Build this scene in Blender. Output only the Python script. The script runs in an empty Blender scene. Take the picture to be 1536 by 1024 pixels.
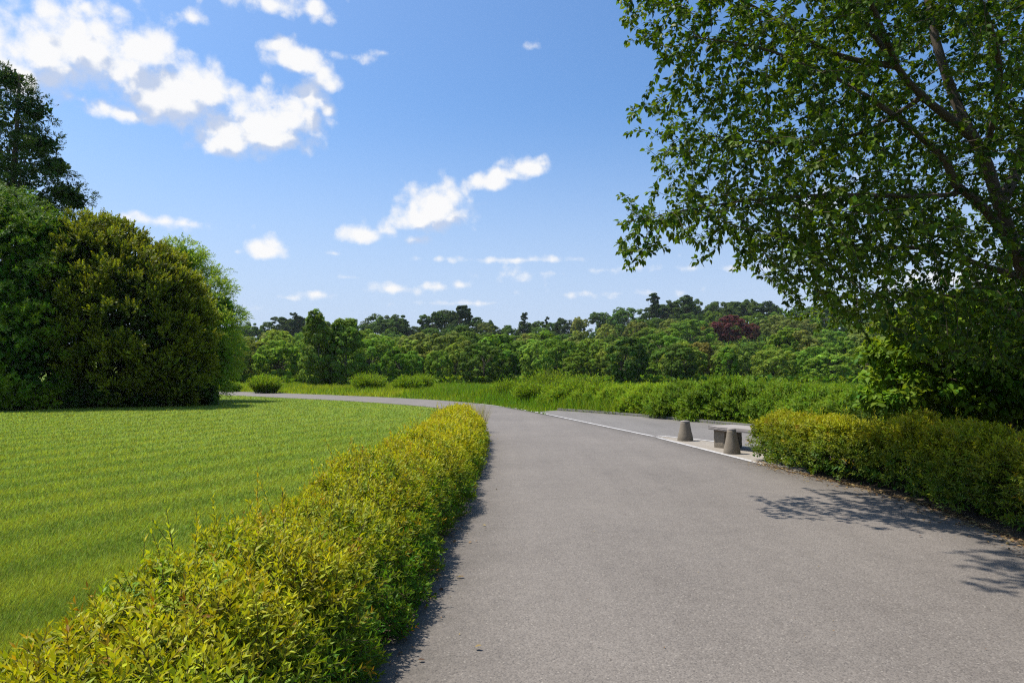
import bpy, math, random
import numpy as np
from mathutils import Vector

SEED = 11
random.seed(SEED)
S = bpy.context.scene
COL = S.collection
PI = math.pi
GOLD = 2.399963

# ------------------------------------------------------------------ camera
EYE = np.array([0.0, 0.0, 1.6])
PITCH = math.atan(48 / 1024)
cam_d = bpy.data.cameras.new('camera')
cam_d.lens = 24
cam_d.sensor_width = 36
cam_d.clip_start = 0.05
cam_d.clip_end = 4000
cam = bpy.data.objects.new('camera', cam_d)
COL.objects.link(cam)
cam.location = EYE
cam.rotation_euler = (PI / 2 + PITCH, 0, 0)
S.camera = cam

CT, ST = math.cos(PITCH), math.sin(PITCH)


def ray(x, y):
    cx = (np.asarray(x, float) - 768) / 1024
    cy = (512 - np.asarray(y, float)) / 1024
    return np.stack([cx, CT - ST * cy, ST + CT * cy], -1)


def G(x, y, z=0.0):
    """world point on the level z seen at photograph position x, y"""
    r = ray(x, y)
    t = (z - EYE[2]) / r[..., 2]
    return EYE + r * t[..., None]


def P(x, y, d):
    """world point at the distance d (along +Y) seen at photograph position x, y"""
    r = ray(x, y)
    t = np.asarray(d, float) / r[..., 1]
    return EYE + r * t[..., None]


def smooth(pts, step):
    """Catmull-Rom through points, resampled"""
    p = np.asarray(pts, float)
    p = np.vstack([2 * p[0] - p[1], p, 2 * p[-1] - p[-2]])
    out = []
    for i in range(1, len(p) - 2):
        a, b, c, d = p[i - 1], p[i], p[i + 1], p[i + 2]
        n = max(2, int(np.linalg.norm(c - b) / step))
        t = np.linspace(0, 1, n, endpoint=False)[:, None]
        out.append(.5 * ((2 * b) + (c - a) * t + (2 * a - 5 * b + 4 * c - d) * t ** 2 + (3 * b - a - 3 * c + d) * t ** 3))
    out.append(p[-2][None])
    return np.vstack(out)


def nrmz(v):
    return v / np.maximum(np.linalg.norm(v, axis=-1, keepdims=True), 1e-9)


def sstep(a, b, x):
    t = np.clip((x - a) / (b - a), 0, 1)
    return t * t * (3 - 2 * t)


def inside(poly, x, y):
    px, py = np.asarray(poly)[:, 0], np.asarray(poly)[:, 1]
    r = np.zeros(len(x), bool)
    j = len(px) - 1
    for i in range(len(px)):
        c = ((py[i] > y) != (py[j] > y)) & (x < (px[j] - px[i]) * (y - py[i]) / (py[j] - py[i] + 1e-12) + px[i])
        r ^= c
        j = i
    return r


def dist_to_line(line, x, y):
    best = np.full(len(x), 1e9)
    for i in range(len(line) - 1):
        a, b = line[i, :2], line[i + 1, :2]
        d = b - a
        t = np.clip(((x - a[0]) * d[0] + (y - a[1]) * d[1]) / (d @ d + 1e-12), 0, 1)
        best = np.minimum(best, np.hypot(x - a[0] - t * d[0], y - a[1] - t * d[1]))
    return best


# ------------------------------------------------------------------ meshes and objects
def mesh(name, parts, mat=None, smooth_shade=False):
    """parts: list of (verts (n,3), faces (m,k), tint (n) or None, young (n) or None)"""
    V, LI, LS, LT, T, Y = [], [], [], [], [], []
    off = 0
    ls = 0
    for part in parts:
        v, f = part[0], part[1]
        t = part[2] if len(part) > 2 and part[2] is not None else np.full(len(v), .5)
        y = part[3] if len(part) > 3 and part[3] is not None else np.zeros(len(v))
        if len(v) == 0:
            continue
        V.append(v); T.append(t); Y.append(y)
        f = np.asarray(f)
        LI.append((f + off).ravel())
        m, k = f.shape
        LS.append(ls + np.arange(m) * k)
        LT.append(np.full(m, k))
        ls += m * k
        off += len(v)
    V = np.vstack(V).astype(np.float32)
    LI = np.concatenate(LI).astype(np.int32)
    LS = np.concatenate(LS).astype(np.int32)
    me = bpy.data.meshes.new(name)
    me.vertices.add(len(V)); me.vertices.foreach_set('co', V.ravel())
    me.loops.add(len(LI)); me.loops.foreach_set('vertex_index', LI)
    me.polygons.add(len(LS)); me.polygons.foreach_set('loop_start', LS)
    me.update(calc_edges=True)
    for nm, arr in (('tint', T), ('young', Y)):
        a = me.attributes.new(nm, 'FLOAT', 'POINT')
        a.data.foreach_set('value', np.concatenate(arr).astype(np.float32))
    if smooth_shade:
        me.shade_smooth()
    if mat:
        me.materials.append(mat)
    return me


def link(name, me, parent=None, loc=None):
    o = bpy.data.objects.new(name, me)
    COL.objects.link(o)
    if parent:
        o.parent = parent
    if loc is not None:
        o.location = loc
    return o


def tag(o, label, cat, group=None):
    o['label'] = label
    o['category'] = cat
    if group:
        o['group'] = group
    return o


def thing(name, label, cat, loc=(0, 0, 0), group=None):
    o = link(name, None, None, loc)
    o.empty_display_size = .2
    return tag(o, label, cat, group)


def structure(name, me, kind='structure', label=None):
    o = link(name, me)
    o['kind'] = kind
    if label:
        o['label'] = label
    return o


# ------------------------------------------------------------------ leaf templates  (x width, y along, z up)
LANCE = (np.array([[0, 0, 0], [0, .5, -.03], [0, 1, -.12], [-.13, .42, .03], [.13, .42, .03]]),
         np.array([[0, 1, 2, 3], [0, 4, 2, 1]]))
OVATE = (np.array([[0, 0, 0], [0, .38, -.02], [0, .72, -.04], [0, 1.05, -.13],
                   [-.33, .3, .05], [-.25, .62, .03], [.33, .3, .05], [.25, .62, .03]]),
         np.array([[0, 1, 4], [4, 1, 5], [1, 2, 5], [5, 2, 3], [0, 6, 1], [6, 7, 1], [1, 7, 2], [7, 3, 2]]))
DIAMOND = (np.array([[0, 0, 0], [.27, .5, .07], [0, 1, -.05], [-.27, .5, .07]]), np.array([[0, 1, 2, 3]]))
BROAD = (np.array([[0, 0, 0], [.34, .3, .08], [.26, .7, .02], [0, 1, -.1], [-.26, .7, .02], [-.34, .3, .08]]),
         np.array([[0, 1, 2, 3], [0, 3, 4, 5]]))
# a small spray of three leaflets used for far crowns
_d = DIAMOND[0]
def _rot(a, s):
    c, q = math.cos(a), math.sin(a)
    return np.stack([(_d[:, 0] * c + _d[:, 1] * q) * s, (-_d[:, 0] * q + _d[:, 1] * c) * s, _d[:, 2] * s], -1)
SPRAY = (np.vstack([_rot(0, 1), _rot(.9, .8), _rot(-.9, .8)]), np.array([[0, 1, 2, 3], [4, 5, 6, 7], [8, 9, 10, 11]]))


def leaves(tpl, pos, d, n, size, tint, young, wid=1.0):
    tv, tf = tpl
    d = nrmz(d)
    x = nrmz(np.cross(d, n))
    z = np.cross(x, d)
    size = np.broadcast_to(size, (len(pos),))
    s = size[:, None, None]
    V = pos[:, None] + s * (tv[None, :, 0:1] * wid * x[:, None] + tv[None, :, 1:2] * d[:, None] + tv[None, :, 2:3] * z[:, None])
    m = len(tv)
    F = (tf[None] + (np.arange(len(pos)) * m)[:, None, None]).reshape(-1, tf.shape[1])
    return V.reshape(-1, 3), F, np.repeat(tint, m), np.repeat(young, m)


def perp(d):
    a = np.cross(d, np.array([.13, .31, .94]))
    a = nrmz(a)
    return a, np.cross(d, a)


def stems(p0, p1, r0, r1, k=3):
    d = nrmz(p1 - p0)
    a, b = perp(d)
    n = len(p0)
    r0 = np.broadcast_to(r0, (n,)); r1 = np.broadcast_to(r1, (n,))
    ang = np.arange(k) * 2 * PI / k
    ring = np.cos(ang)[None, :, None] * a[:, None] + np.sin(ang)[None, :, None] * b[:, None]
    V = np.concatenate([p0[:, None] + ring * r0[:, None, None], p1[:, None] + ring * r1[:, None, None]], 1)
    i = np.arange(k)
    f = np.stack([i, (i + 1) % k, (i + 1) % k + k, i + k], -1)
    F = (f[None] + (np.arange(n) * 2 * k)[:, None, None]).reshape(-1, 4)
    return V.reshape(-1, 3), F, np.full(n * 2 * k, .5), np.zeros(n * 2 * k)


def sprigs(rng, pos, d, length, k, leaf, wid=1.0, tpl=LANCE, a0=75, a1=22, young0=0.0, bow=0.0, whorl=1):
    """leafy shoots: returns (leaf part, stem part)"""
    n = len(pos)
    d = nrmz(d)
    length = np.broadcast_to(length, (n,))
    leaf = np.broadcast_to(leaf, (n,))
    a, b = perp(d)
    t = (np.arange(k) // whorl * whorl + .6) / k
    t = np.clip(t[None] + rng.uniform(-.04, .04, (n, k)), .02, 1)
    phi = (np.arange(k) * (GOLD if whorl == 1 else 2 * PI / whorl) + (np.arange(k) // whorl) * 1.1)[None] + rng.uniform(0, 6.28, (n, 1)) + rng.normal(0, .25, (n, k))
    side = a[:, None] * np.cos(phi)[..., None] + b[:, None] * np.sin(phi)[..., None]
    base = pos[:, None] + d[:, None] * (length[:, None] * t)[..., None]
    base[..., 2] -= bow * length[:, None] * t ** 2
    A = np.radians(a0 + (a1 - a0) * t + rng.normal(0, 9, (n, k)))[..., None]
    ld = d[:, None] * np.cos(A) + side * np.sin(A)
    ln = d[:, None] * np.sin(A) - side * np.cos(A)
    ln = ln + rng.normal(0, .25, ln.shape)
    sz = leaf[:, None] * (1.1 - .5 * t) * rng.uniform(.75, 1.2, (n, k))
    tint = np.clip(rng.normal(.5, .2, (n, 1)) + rng.normal(0, .16, (n, k)), 0, 1)
    y0 = np.broadcast_to(young0, (n,))
    young = np.clip(y0[:, None] * (.35 + .65 * t) + rng.normal(0, .08, (n, k)), 0, 1)
    L = leaves(tpl, base.reshape(-1, 3), ld.reshape(-1, 3), ln.reshape(-1, 3), sz.ravel(), tint.ravel(), young.ravel(), wid)
    end = pos + d * length[:, None]
    end = end.copy(); end[:, 2] -= bow * length
    return L, (pos, end)


# ------------------------------------------------------------------ materials
def new_mat(name):
    m = bpy.data.materials.new(name)
    m.use_nodes = True
    nt = m.node_tree
    for n in list(nt.nodes):
        nt.nodes.remove(n)
    out = nt.nodes.new('ShaderNodeOutputMaterial')
    return m, nt, out


def N(nt, t, **kw):
    n = nt.nodes.new(t)
    for k, v in kw.items():
        setattr(n, k, v)
    return n


def val(nt, sock, v):
    if isinstance(v, bpy.types.NodeSocket):
        nt.links.new(v, sock)
    else:
        sock.default_value = v


def mixc(nt, fac, a, b, mode='MIX'):
    n = N(nt, 'ShaderNodeMix', data_type='RGBA', blend_type=mode)
    val(nt, n.inputs[0], fac); val(nt, n.inputs[6], a); val(nt, n.inputs[7], b)
    return n.outputs[2]


def mth(nt, op, a, b=0.0, c=None, clamp=False):
    n = N(nt, 'ShaderNodeMath', operation=op, use_clamp=clamp)
    val(nt, n.inputs[0], a); val(nt, n.inputs[1], b)
    if c is not None:
        val(nt, n.inputs[2], c)
    return n.outputs[0]


def noise(nt, vec, scale, detail=4, rough=.6, dim='3D'):
    n = N(nt, 'ShaderNodeTexNoise', noise_dimensions=dim)
    if vec is not None:
        nt.links.new(vec, n.inputs['Vector'])
    n.inputs['Scale'].default_value = scale
    n.inputs['Detail'].default_value = detail
    n.inputs['Roughness'].default_value = rough
    return n.outputs[0]


def ramp(nt, fac, stops):
    n = N(nt, 'ShaderNodeValToRGB')
    val(nt, n.inputs[0], fac)
    e = n.color_ramp.elements
    while len(e) < len(stops):
        e.new(.5)
    for el, (p, c) in zip(e, stops):
        el.position = p
        el.color = (*c, 1) if len(c) == 3 else c
    return n.outputs[0]


def c4(c):
    return (c[0], c[1], c[2], 1)


def foliage_mat(name, old, young, transl=.4, rough=.5, objcol=False, spec=.35, vary=.6, tcol=(1.15, 1.1, .55)):
    m, nt, out = new_mat(name)
    at = N(nt, 'ShaderNodeAttribute', attribute_name='tint').outputs['Fac']
    ay = N(nt, 'ShaderNodeAttribute', attribute_name='young').outputs['Fac']
    base = mixc(nt, ay, c4(old), c4(young))
    if objcol:
        oi = N(nt, 'ShaderNodeObjectInfo')
        base = mixc(nt, 1.0, base, oi.outputs['Color'], 'MULTIPLY')
    hs = N(nt, 'ShaderNodeHueSaturation')
    nt.links.new(base, hs.inputs['Color'])
    nt.links.new(mth(nt, 'MULTIPLY_ADD', at, .05, .475), hs.inputs['Hue'])
    nt.links.new(mth(nt, 'MULTIPLY_ADD', at, vary, 1 - vary / 2), hs.inputs['Value'])
    col = hs.outputs[0]
    p = N(nt, 'ShaderNodeBsdfPrincipled')
    nt.links.new(col, p.inputs['Base Color'])
    p.inputs['Roughness'].default_value = rough
    p.inputs['Specular IOR Level'].default_value = spec
    tr = N(nt, 'ShaderNodeBsdfTranslucent')
    nt.links.new(mixc(nt, 1.0, col, c4(tcol), 'MULTIPLY'), tr.inputs[0])
    mx = N(nt, 'ShaderNodeMixShader')
    mx.inputs[0].default_value = transl
    nt.links.new(p.outputs[0], mx.inputs[1]); nt.links.new(tr.outputs[0], mx.inputs[2])
    nt.links.new(mx.outputs[0], out.inputs[0])
    return m


def plain_mat(name, build, rough=.9, bump=None, spec=.3):
    m, nt, out = new_mat(name)
    tc = N(nt, 'ShaderNodeTexCoord').outputs['Object']
    p = N(nt, 'ShaderNodeBsdfPrincipled')
    p.inputs['Roughness'].default_value = rough
    p.inputs['Specular IOR Level'].default_value = spec
    r = build(nt, tc)
    col, h = r if isinstance(r, tuple) else (r, None)
    nt.links.new(col, p.inputs['Base Color'])
    if h is not None and bump:
        b = N(nt, 'ShaderNodeBump')
        b.inputs['Strength'].default_value = bump[0]
        b.inputs['Distance'].default_value = bump[1]
        nt.links.new(h, b.inputs['Height'])
        nt.links.new(b.outputs[0], p.inputs['Normal'])
    nt.links.new(p.outputs[0], out.inputs[0])
    return m


def asphalt(lo, hi, seed=0.0):
    def f(nt, tc):
        big = noise(nt, tc, .35, 4, .6)
        mid = noise(nt, tc, 5, 5, .65)
        vo = N(nt, 'ShaderNodeTexVoronoi', feature='F1')
        nt.links.new(tc, vo.inputs['Vector']); vo.inputs['Scale'].default_value = 70
        vo2 = N(nt, 'ShaderNodeTexVoronoi', feature='F1')
        nt.links.new(tc, vo2.inputs['Vector']); vo2.inputs['Scale'].default_value = 150
        sep = N(nt, 'ShaderNodeSeparateColor'); nt.links.new(vo.outputs['Color'], sep.inputs[0])
        sep2 = N(nt, 'ShaderNodeSeparateColor'); nt.links.new(vo2.outputs['Color'], sep2.inputs[0])
        fine = noise(nt, tc, 240, 2, .6)
        a = mth(nt, 'MULTIPLY', sep.outputs[0], .30)
        a = mth(nt, 'MULTIPLY_ADD', sep2.outputs[1], .22, a)
        a = mth(nt, 'MULTIPLY_ADD', fine, .28, a)
        a = mth(nt, 'MULTIPLY_ADD', mid, .30, a)
        a = mth(nt, 'MULTIPLY_ADD', big, .50, a)
        mp = N(nt, 'ShaderNodeMapping'); nt.links.new(tc, mp.inputs[0]); mp.inputs['Scale'].default_value = (1.1, .09, 1); mp.inputs['Rotation'].default_value = (0, 0, -.05)
        a = mth(nt, 'MULTIPLY_ADD', noise(nt, mp.outputs[0], 1.6, 4, .6), .35, a)
        a = mth(nt, 'SUBTRACT', a, .46)
        col = mixc(nt, a, c4(lo), c4(hi))
        # scattered pale and brown chippings
        chip = mth(nt, 'GREATER_THAN', sep.outputs[1], .955)
        chip = mth(nt, 'MULTIPLY', chip, mth(nt, 'LESS_THAN', vo.outputs['Distance'], .42))
        col = mixc(nt, mth(nt, 'MULTIPLY', chip, .7), col, (.30, .265, .22, 1))
        dk = mth(nt, 'GREATER_THAN', sep2.outputs[2], .93)
        col = mixc(nt, mth(nt, 'MULTIPLY', dk, .55), col, (.05, .045, .042, 1))
        # earth and moss washed on to the edges of the tarmac, damp looking old stains
        ed = N(nt, 'ShaderNodeAttribute', attribute_name='young').outputs['Fac']
        ed = mth(nt, 'MULTIPLY', ed, mth(nt, 'MULTIPLY_ADD', noise(nt, tc, 3.5, 6, .7), 2.4, -.55, clamp=True))
        col = mixc(nt, mth(nt, 'MULTIPLY', ed, .75), col, (.040, .034, .024, 1))
        st = mth(nt, 'MULTIPLY', mth(nt, 'SUBTRACT', noise(nt, tc, .8, 6, .72), .56, clamp=True), 3.2, clamp=True)
        col = mixc(nt, mth(nt, 'MULTIPLY', st, .38), col, (.062, .055, .048, 1))
        h = mth(nt, 'SUBTRACT', 1.0, vo.outputs['Distance'])
        h = mth(nt, 'MULTIPLY_ADD', fine, .5, h)
        return col, h
    return f


def grassy(lo, hi, dry, scale=1.0):
    def f(nt, tc):
        a = noise(nt, tc, .12 * scale, 5, .6)
        b = noise(nt, tc, 2.5 * scale, 6, .7)
        c = noise(nt, tc, 40 * scale, 3, .7)
        x = mth(nt, 'MULTIPLY_ADD', b, .5, mth(nt, 'MULTIPLY', c, .5))
        col = mixc(nt, x, c4(lo), c4(hi))
        col = mixc(nt, mth(nt, 'MULTIPLY', mth(nt, 'SUBTRACT', a, .42, clamp=True), 1.6, clamp=True), col, c4(dry))
        return col, c
    return f


def stone(c1, c2, moss=(.10, .11, .06)):
    def f(nt, tc):
        a = noise(nt, tc, 6, 6, .65)
        b = noise(nt, tc, 45, 4, .7)
        col = mixc(nt, mth(nt, 'MULTIPLY_ADD', b, .5, mth(nt, 'MULTIPLY', a, .5)), c4(c1), c4(c2))
        g = noise(nt, tc, 3.2, 5, .7)
        col = mixc(nt, mth(nt, 'MULTIPLY', mth(nt, 'SUBTRACT', g, .55, clamp=True), 4.0, clamp=True), col, c4(moss))
        return col, b
    return f


def bark_f(c1, c2):
    def f(nt, tc):
        mp = N(nt, 'ShaderNodeMapping'); nt.links.new(tc, mp.inputs[0]); mp.inputs['Scale'].default_value = (1, 1, .25)
        a = noise(nt, mp.outputs[0], 22, 6, .7)
        b = noise(nt, tc, 2, 4, .6)
        col = mixc(nt, mth(nt, 'MULTIPLY_ADD', a, .6, mth(nt, 'MULTIPLY', b, .4)), c4(c1), c4(c2))
        return col, a
    return f


M = {}
M['road'] = plain_mat('road_asphalt', asphalt((.074, .061, .050), (.235, .204, .172)), .75, (.5, .006), .35)
M['bay'] = plain_mat('bay_asphalt', asphalt((.085, .077, .070), (.235, .215, .195)), .9, (.4, .005))
M['paving'] = plain_mat('pale_paving', asphalt((.17, .142, .11), (.36, .32, .265)), .9, (.3, .004))
M['lawn'] = plain_mat('lawn_base', grassy((.07, .115, .012), (.15, .22, .022), (.19, .22, .04)), 1, (.5, .02), .1)
M['ground'] = plain_mat('meadow_base', grassy((.06, .10, .012), (.13, .18, .02), (.18, .19, .035)), 1, (.5, .03), .1)
M['soil'] = plain_mat('bare_soil', stone((.035, .026, .018), (.11, .085, .06), (.05, .05, .02)), 1, (.7, .02), .1)
M['kerb'] = plain_mat('kerb_stone', stone((.07, .065, .058), (.17, .16, .145)), .9, (.4, .004))
M['concrete'] = plain_mat('weathered_concrete', stone((.115, .092, .066), (.28, .235, .175), (.10, .088, .052)), .92, (.6, .006))
M['slab'] = plain_mat('weathered_slab', stone((.17, .145, .13), (.36, .325, .295), (.17, .15, .125)), .9, (.5, .005))
M['bark'] = plain_mat('brown_bark', bark_f((.035, .026, .018), (.15, .115, .08)), .95, (.8, .02))
M['bark_grey'] = plain_mat('grey_bark', bark_f((.05, .045, .035), (.20, .18, .15)), .95, (.8, .02))
M['twig'] = plain_mat('twig_bark', bark_f((.05, .032, .02), (.13, .085, .05)), .9, (.4, .004))


def paint_f(nt, tc):
    a = noise(nt, tc, 9, 6, .75)
    b = noise(nt, tc, 60, 3, .7)
    w = mth(nt, 'MULTIPLY_ADD', b, .35, mth(nt, 'MULTIPLY', a, .65))
    return ramp(nt, w, [(.38, (.17, .155, .14)), (.50, (.44, .42, .40)), (.72, (.58, .565, .545))])


M['paint'] = plain_mat('worn_white_paint', paint_f, .8)
M['clearing'] = plain_mat('dry_clearing', grassy((.22, .22, .10), (.40, .38, .22), (.5, .46, .32)), 1)

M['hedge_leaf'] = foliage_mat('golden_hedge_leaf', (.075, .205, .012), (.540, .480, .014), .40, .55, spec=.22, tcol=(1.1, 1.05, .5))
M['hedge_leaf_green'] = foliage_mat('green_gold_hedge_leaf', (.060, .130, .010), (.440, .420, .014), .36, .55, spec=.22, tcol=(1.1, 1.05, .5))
M['bronze'] = foliage_mat('bronze_shoot', (.30, .17, .015), (.52, .34, .015), .38, .55, spec=.2)
M['lawn_blade'] = foliage_mat('lawn_blade', (.185, .265, .028), (.410, .435, .055), .40, .6, spec=.2, vary=.85)
M['meadow_blade'] = foliage_mat('meadow_blade', (.130, .240, .012), (.400, .420, .030), .45, .6, spec=.2)
M['tree_leaf'] = foliage_mat('ovate_tree_leaf', (.019, .050, .008), (.145, .215, .012), .30, .5, spec=.14, tcol=(1.5, 1.5, .45))
M['yew'] = foliage_mat('golden_yew_leaf', (.070, .105, .010), (.370, .385, .020), .36, .6, spec=.2)
M['shrub'] = foliage_mat('broad_shrub_leaf', (.065, .140, .012), (.240, .340, .020), .38, .55, spec=.10)
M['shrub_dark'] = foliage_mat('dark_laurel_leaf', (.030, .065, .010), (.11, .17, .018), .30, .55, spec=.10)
M['pale_tree'] = foliage_mat('pale_tree_leaf', (.190, .310, .035), (.420, .520, .060), .45, .55, spec=.10)
M['dark_tree'] = foliage_mat('dark_conifer_leaf', (.040, .080, .018), (.110, .160, .022), .22, .6, spec=.10)
M['far_leaf'] = foliage_mat('far_tree_leaf', (1.65, 1.48, 1.25), (3.5, 2.8, 1.95), .38, .8, objcol=True, spec=.08)
M['weed'] = foliage_mat('verge_leaf', (.110, .220, .012), (.340, .430, .025), .44, .55, spec=.10)
M['dry'] = foliage_mat('dry_grass', (.26, .22, .06), (.42, .36, .14), .35, .7, spec=.15)
M['litter'] = foliage_mat('fallen_leaf', (.10, .06, .03), (.30, .20, .09), .15, .8, spec=.15)

# ------------------------------------------------------------------ terrain
SKY_X = np.array([-600, 300, 400, 560, 700, 800, 900, 1000, 1150, 1300, 1700])
RIDGE = np.array([9, 10, 11, 12, 14.5, 14.5, 17.5, 20.5, 22.5, 19, 17])


def terr(x, y):
    x = np.asarray(x, float); y = np.asarray(y, float)
    u = 768 + 1024 * x / np.maximum(y, 30)
    zr = np.interp(u, SKY_X, RIDGE)
    s = sstep(100, 335, y)
    z = zr * s * (1 - .35 * sstep(420, 1200, y))
    z = z + s * (1.2 * np.sin(x * .05 + 1) * np.cos(y * .043) + .6 * np.sin(x * .13) * np.sin(y * .11))
    return z


gx = np.concatenate([np.arange(-1500, -300, 60), np.arange(-300, 300, 6), np.arange(300, 1501, 60)])
gy = np.concatenate([np.arange(-80, 96, 16), np.arange(96, 420, 6), np.arange(420, 2401, 60)])
X, Y = np.meshgrid(gx, gy)
Z = terr(X, Y)
V = np.stack([X, Y, Z], -1).reshape(-1, 3)
nx, ny = len(gx), len(gy)
i, j = np.meshgrid(np.arange(nx - 1), np.arange(ny - 1))
q = (j * nx + i).ravel()
F = np.stack([q, q + 1, q + nx + 1, q + nx], -1)
structure('ground', mesh('ground', [(V, F)], M['ground'], True))


def strip(a, b, z):
    """ribbon between two polylines with equal counts"""
    n = len(a)
    V = np.vstack([np.c_[a[:, :2], np.full(n, z)], np.c_[b[:, :2], np.full(n, z)]])
    k = np.arange(n - 1)
    return V, np.stack([k, k + n, k + n + 1, k + 1], -1)


def resamp(p, n):
    s = np.r_[0, np.cumsum(np.linalg.norm(np.diff(p[:, :2], axis=0), axis=1))]
    t = np.linspace(0, s[-1], n)
    return np.stack([np.interp(t, s, p[:, k]) for k in range(p.shape[1])], -1)


def pixline(pts, z=0.0):
    a = np.array(pts, float)
    return G(a[:, 0], a[:, 1], z)


inner_px = [(545, 1024), (590, 950), (628, 880), (660, 815), (686, 755), (704, 710), (716, 675), (719, 650), (712, 630), (690, 618),
            (640, 610.5), (580, 605.5), (520, 601.5), (450, 598), (400, 595.6), (340, 592.6), (300, 590.8)]
outer_px = [(1536, 818), (1400, 764), (1300, 735), (1200, 712), (1110, 688), (1050, 673), (985, 656), (940, 647), (860, 630.5), (800, 618.5),
            (760, 611.5), (720, 605.6), (660, 600.4), (580, 596), (500, 592.6), (420, 589.6), (360, 587.6), (300, 586.2)]
inner = np.vstack([[[-1.35, -4, 0], [-1.0, 0, 0]], pixline(inner_px), [[-42, 66, 0], [-75, 72, 0]]])
outer = np.vstack([[[4.5, -4, 0], [4.7, 2, 0]], pixline(outer_px), [[-44, 70, 0], [-75, 76.5, 0]]])
inner_s, outer_s = smooth(inner, .4), smooth(outer, .4)
NR = 260
ra, rb = resamp(inner_s, NR), resamp(outer_s, NR)
cols = np.array([0, .02, .05, .09, .15, .25, .4, .6, .75, .85, .91, .95, .98, 1])
RV = np.concatenate([np.c_[(ra[:, :2] * (1 - c_) + rb[:, :2] * c_), np.full(NR, .012)] for c_ in cols])
kk = np.arange(NR - 1)
RF = np.concatenate([np.stack([kk + q_ * NR, kk + (q_ + 1) * NR, kk + 1 + (q_ + 1) * NR, kk + 1 + q_ * NR], -1) for q_ in range(len(cols) - 1)])
edge_d = np.repeat(np.clip(1 - np.minimum(cols, 1 - cols) / .12, 0, 1), NR)
# cross-divide the road ribbon
structure('road', mesh('road', [(RV, RF, None, edge_d)], M['road']))

# lawn
lawn_edge = inner_s[(inner_s[:, 1] > 0)]
lawn_back = np.array([[-75, 68.0], [-60, 52], [-26, 47.8]])
b2 = pixline([(300, 598.5), (150, 608), (0, 619.5), (-300, 642)])
lawn_poly = np.vstack([lawn_edge[lawn_edge[:, 1] < 58][:, :2], b2[:1, :2] + [[0, 1.5]], b2[:, :2] + [[0, 3.0]], [[-60, 22], [-60, -8], [-2.5, -8]]])
me = bpy.data.meshes.new('lawn')
me.from_pydata([(p[0], p[1], .006) for p in lawn_poly], [], [list(range(len(lawn_poly)))])
me.materials.append(M['lawn'])
structure('lawn', me)

# parking bay beside the road, its paving, kerb and painted lines
kerb_px = [(836, 615.6), (900, 620), (960, 625), (1030, 631.5), (1100, 638.5), (1180, 647), (1300, 660)]
kerb = smooth(pixline(kerb_px), .3)
lay_out = resamp(kerb, 40)
lay_in = resamp(smooth(pixline([(800, 618), (860, 630), (940, 646.5), (985, 655.5), (1050, 672.5), (1110, 687.5), (1210, 713)]), .3), 40)
bv, bf = strip(lay_in, lay_out, .008)
structure('parking_bay', mesh('parking_bay', [(bv, bf)], M['bay']))
pav = pixline([(985, 654.6), (1020, 657.5), (1066, 662.8), (1130, 671.5), (1200, 684), (1215, 712), (1180, 706.2), (1110, 688.6), (1050, 673.8)])
me = bpy.data.meshes.new('paving')
me.from_pydata([(p[0], p[1], .016) for p in pav], [], [list(range(len(pav)))])
me.materials.append(M['paving'])
structure('pavement', me)


def line_strip(name, px, w, z, side=1):
    c = smooth(pixline(px), .25)
    t = np.gradient(c[:, :2], axis=0)
    t = t / np.linalg.norm(t, axis=1, keepdims=True)
    n = np.stack([-t[:, 1], t[:, 0]], -1)
    a = c.copy(); b = c.copy()
    a[:, :2] += n * w / 2; b[:, :2] -= n * w / 2
    v, f = strip(a, b, z)
    structure(name, mesh(name, [(v, f)], M['paint']))


line_strip('road_marking', [(720, 606), (760, 611), (800, 617.6), (860, 630), (940, 646.8), (980, 655)], .11, .020)
line_strip('road_marking', [(984, 656.3), (1050, 673.2), (1110, 688.4), (1152, 699)], .11, .020)
line_strip('road_marking', [(1180, 706), (1200, 711)], .09, .020)
line_strip('road_marking', [(986, 654.4), (1020, 657.3), (1066, 662.4), (1090, 665.6)], .12, .024)

kv, kf = [], []
n = len(kerb)
t = np.gradient(kerb[:, :2], axis=0); t /= np.linalg.norm(t, axis=1, keepdims=True)
nn = np.stack([-t[:, 1], t[:, 0]], -1)
if nn[0, 1] < 0:
    nn = -nn
prof = [(0, 0), (0, .085), (.015, .10), (.125, .10), (.125, 0)]
for (o, h) in prof:
    kv.append(np.c_[kerb[:, :2] + nn * o, np.full(n, h)])
kv = np.vstack(kv)
k = np.arange(n - 1)
kf = np.vstack([np.stack([k + a * n, k + 1 + a * n, k + 1 + (a + 1) * n, k + (a + 1) * n], -1) for a in range(len(prof) - 1)])
structure('kerb', mesh('kerb', [(kv, kf)], M['kerb']))

# ------------------------------------------------------------------ grass
RG = np.random.default_rng(5)


def blades(rng, pos, h, w, lean, bearing, tint, young):
    n = len(pos)
    a = rng.uniform(0, PI, n)
    s = np.stack([np.cos(a), np.sin(a), np.zeros(n)], -1) * (w / 2)[:, None]
    tip = pos + np.stack([np.cos(bearing) * lean * h, np.sin(bearing) * lean * h, h * np.sqrt(np.maximum(.1, 1 - lean ** 2 * .6))], -1)
    V = np.stack([pos - s, pos + s, tip], 1).reshape(-1, 3)
    F = np.arange(3 * n).reshape(n, 3)
    return V, F, np.repeat(tint, 3), np.repeat(young, 3)


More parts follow.
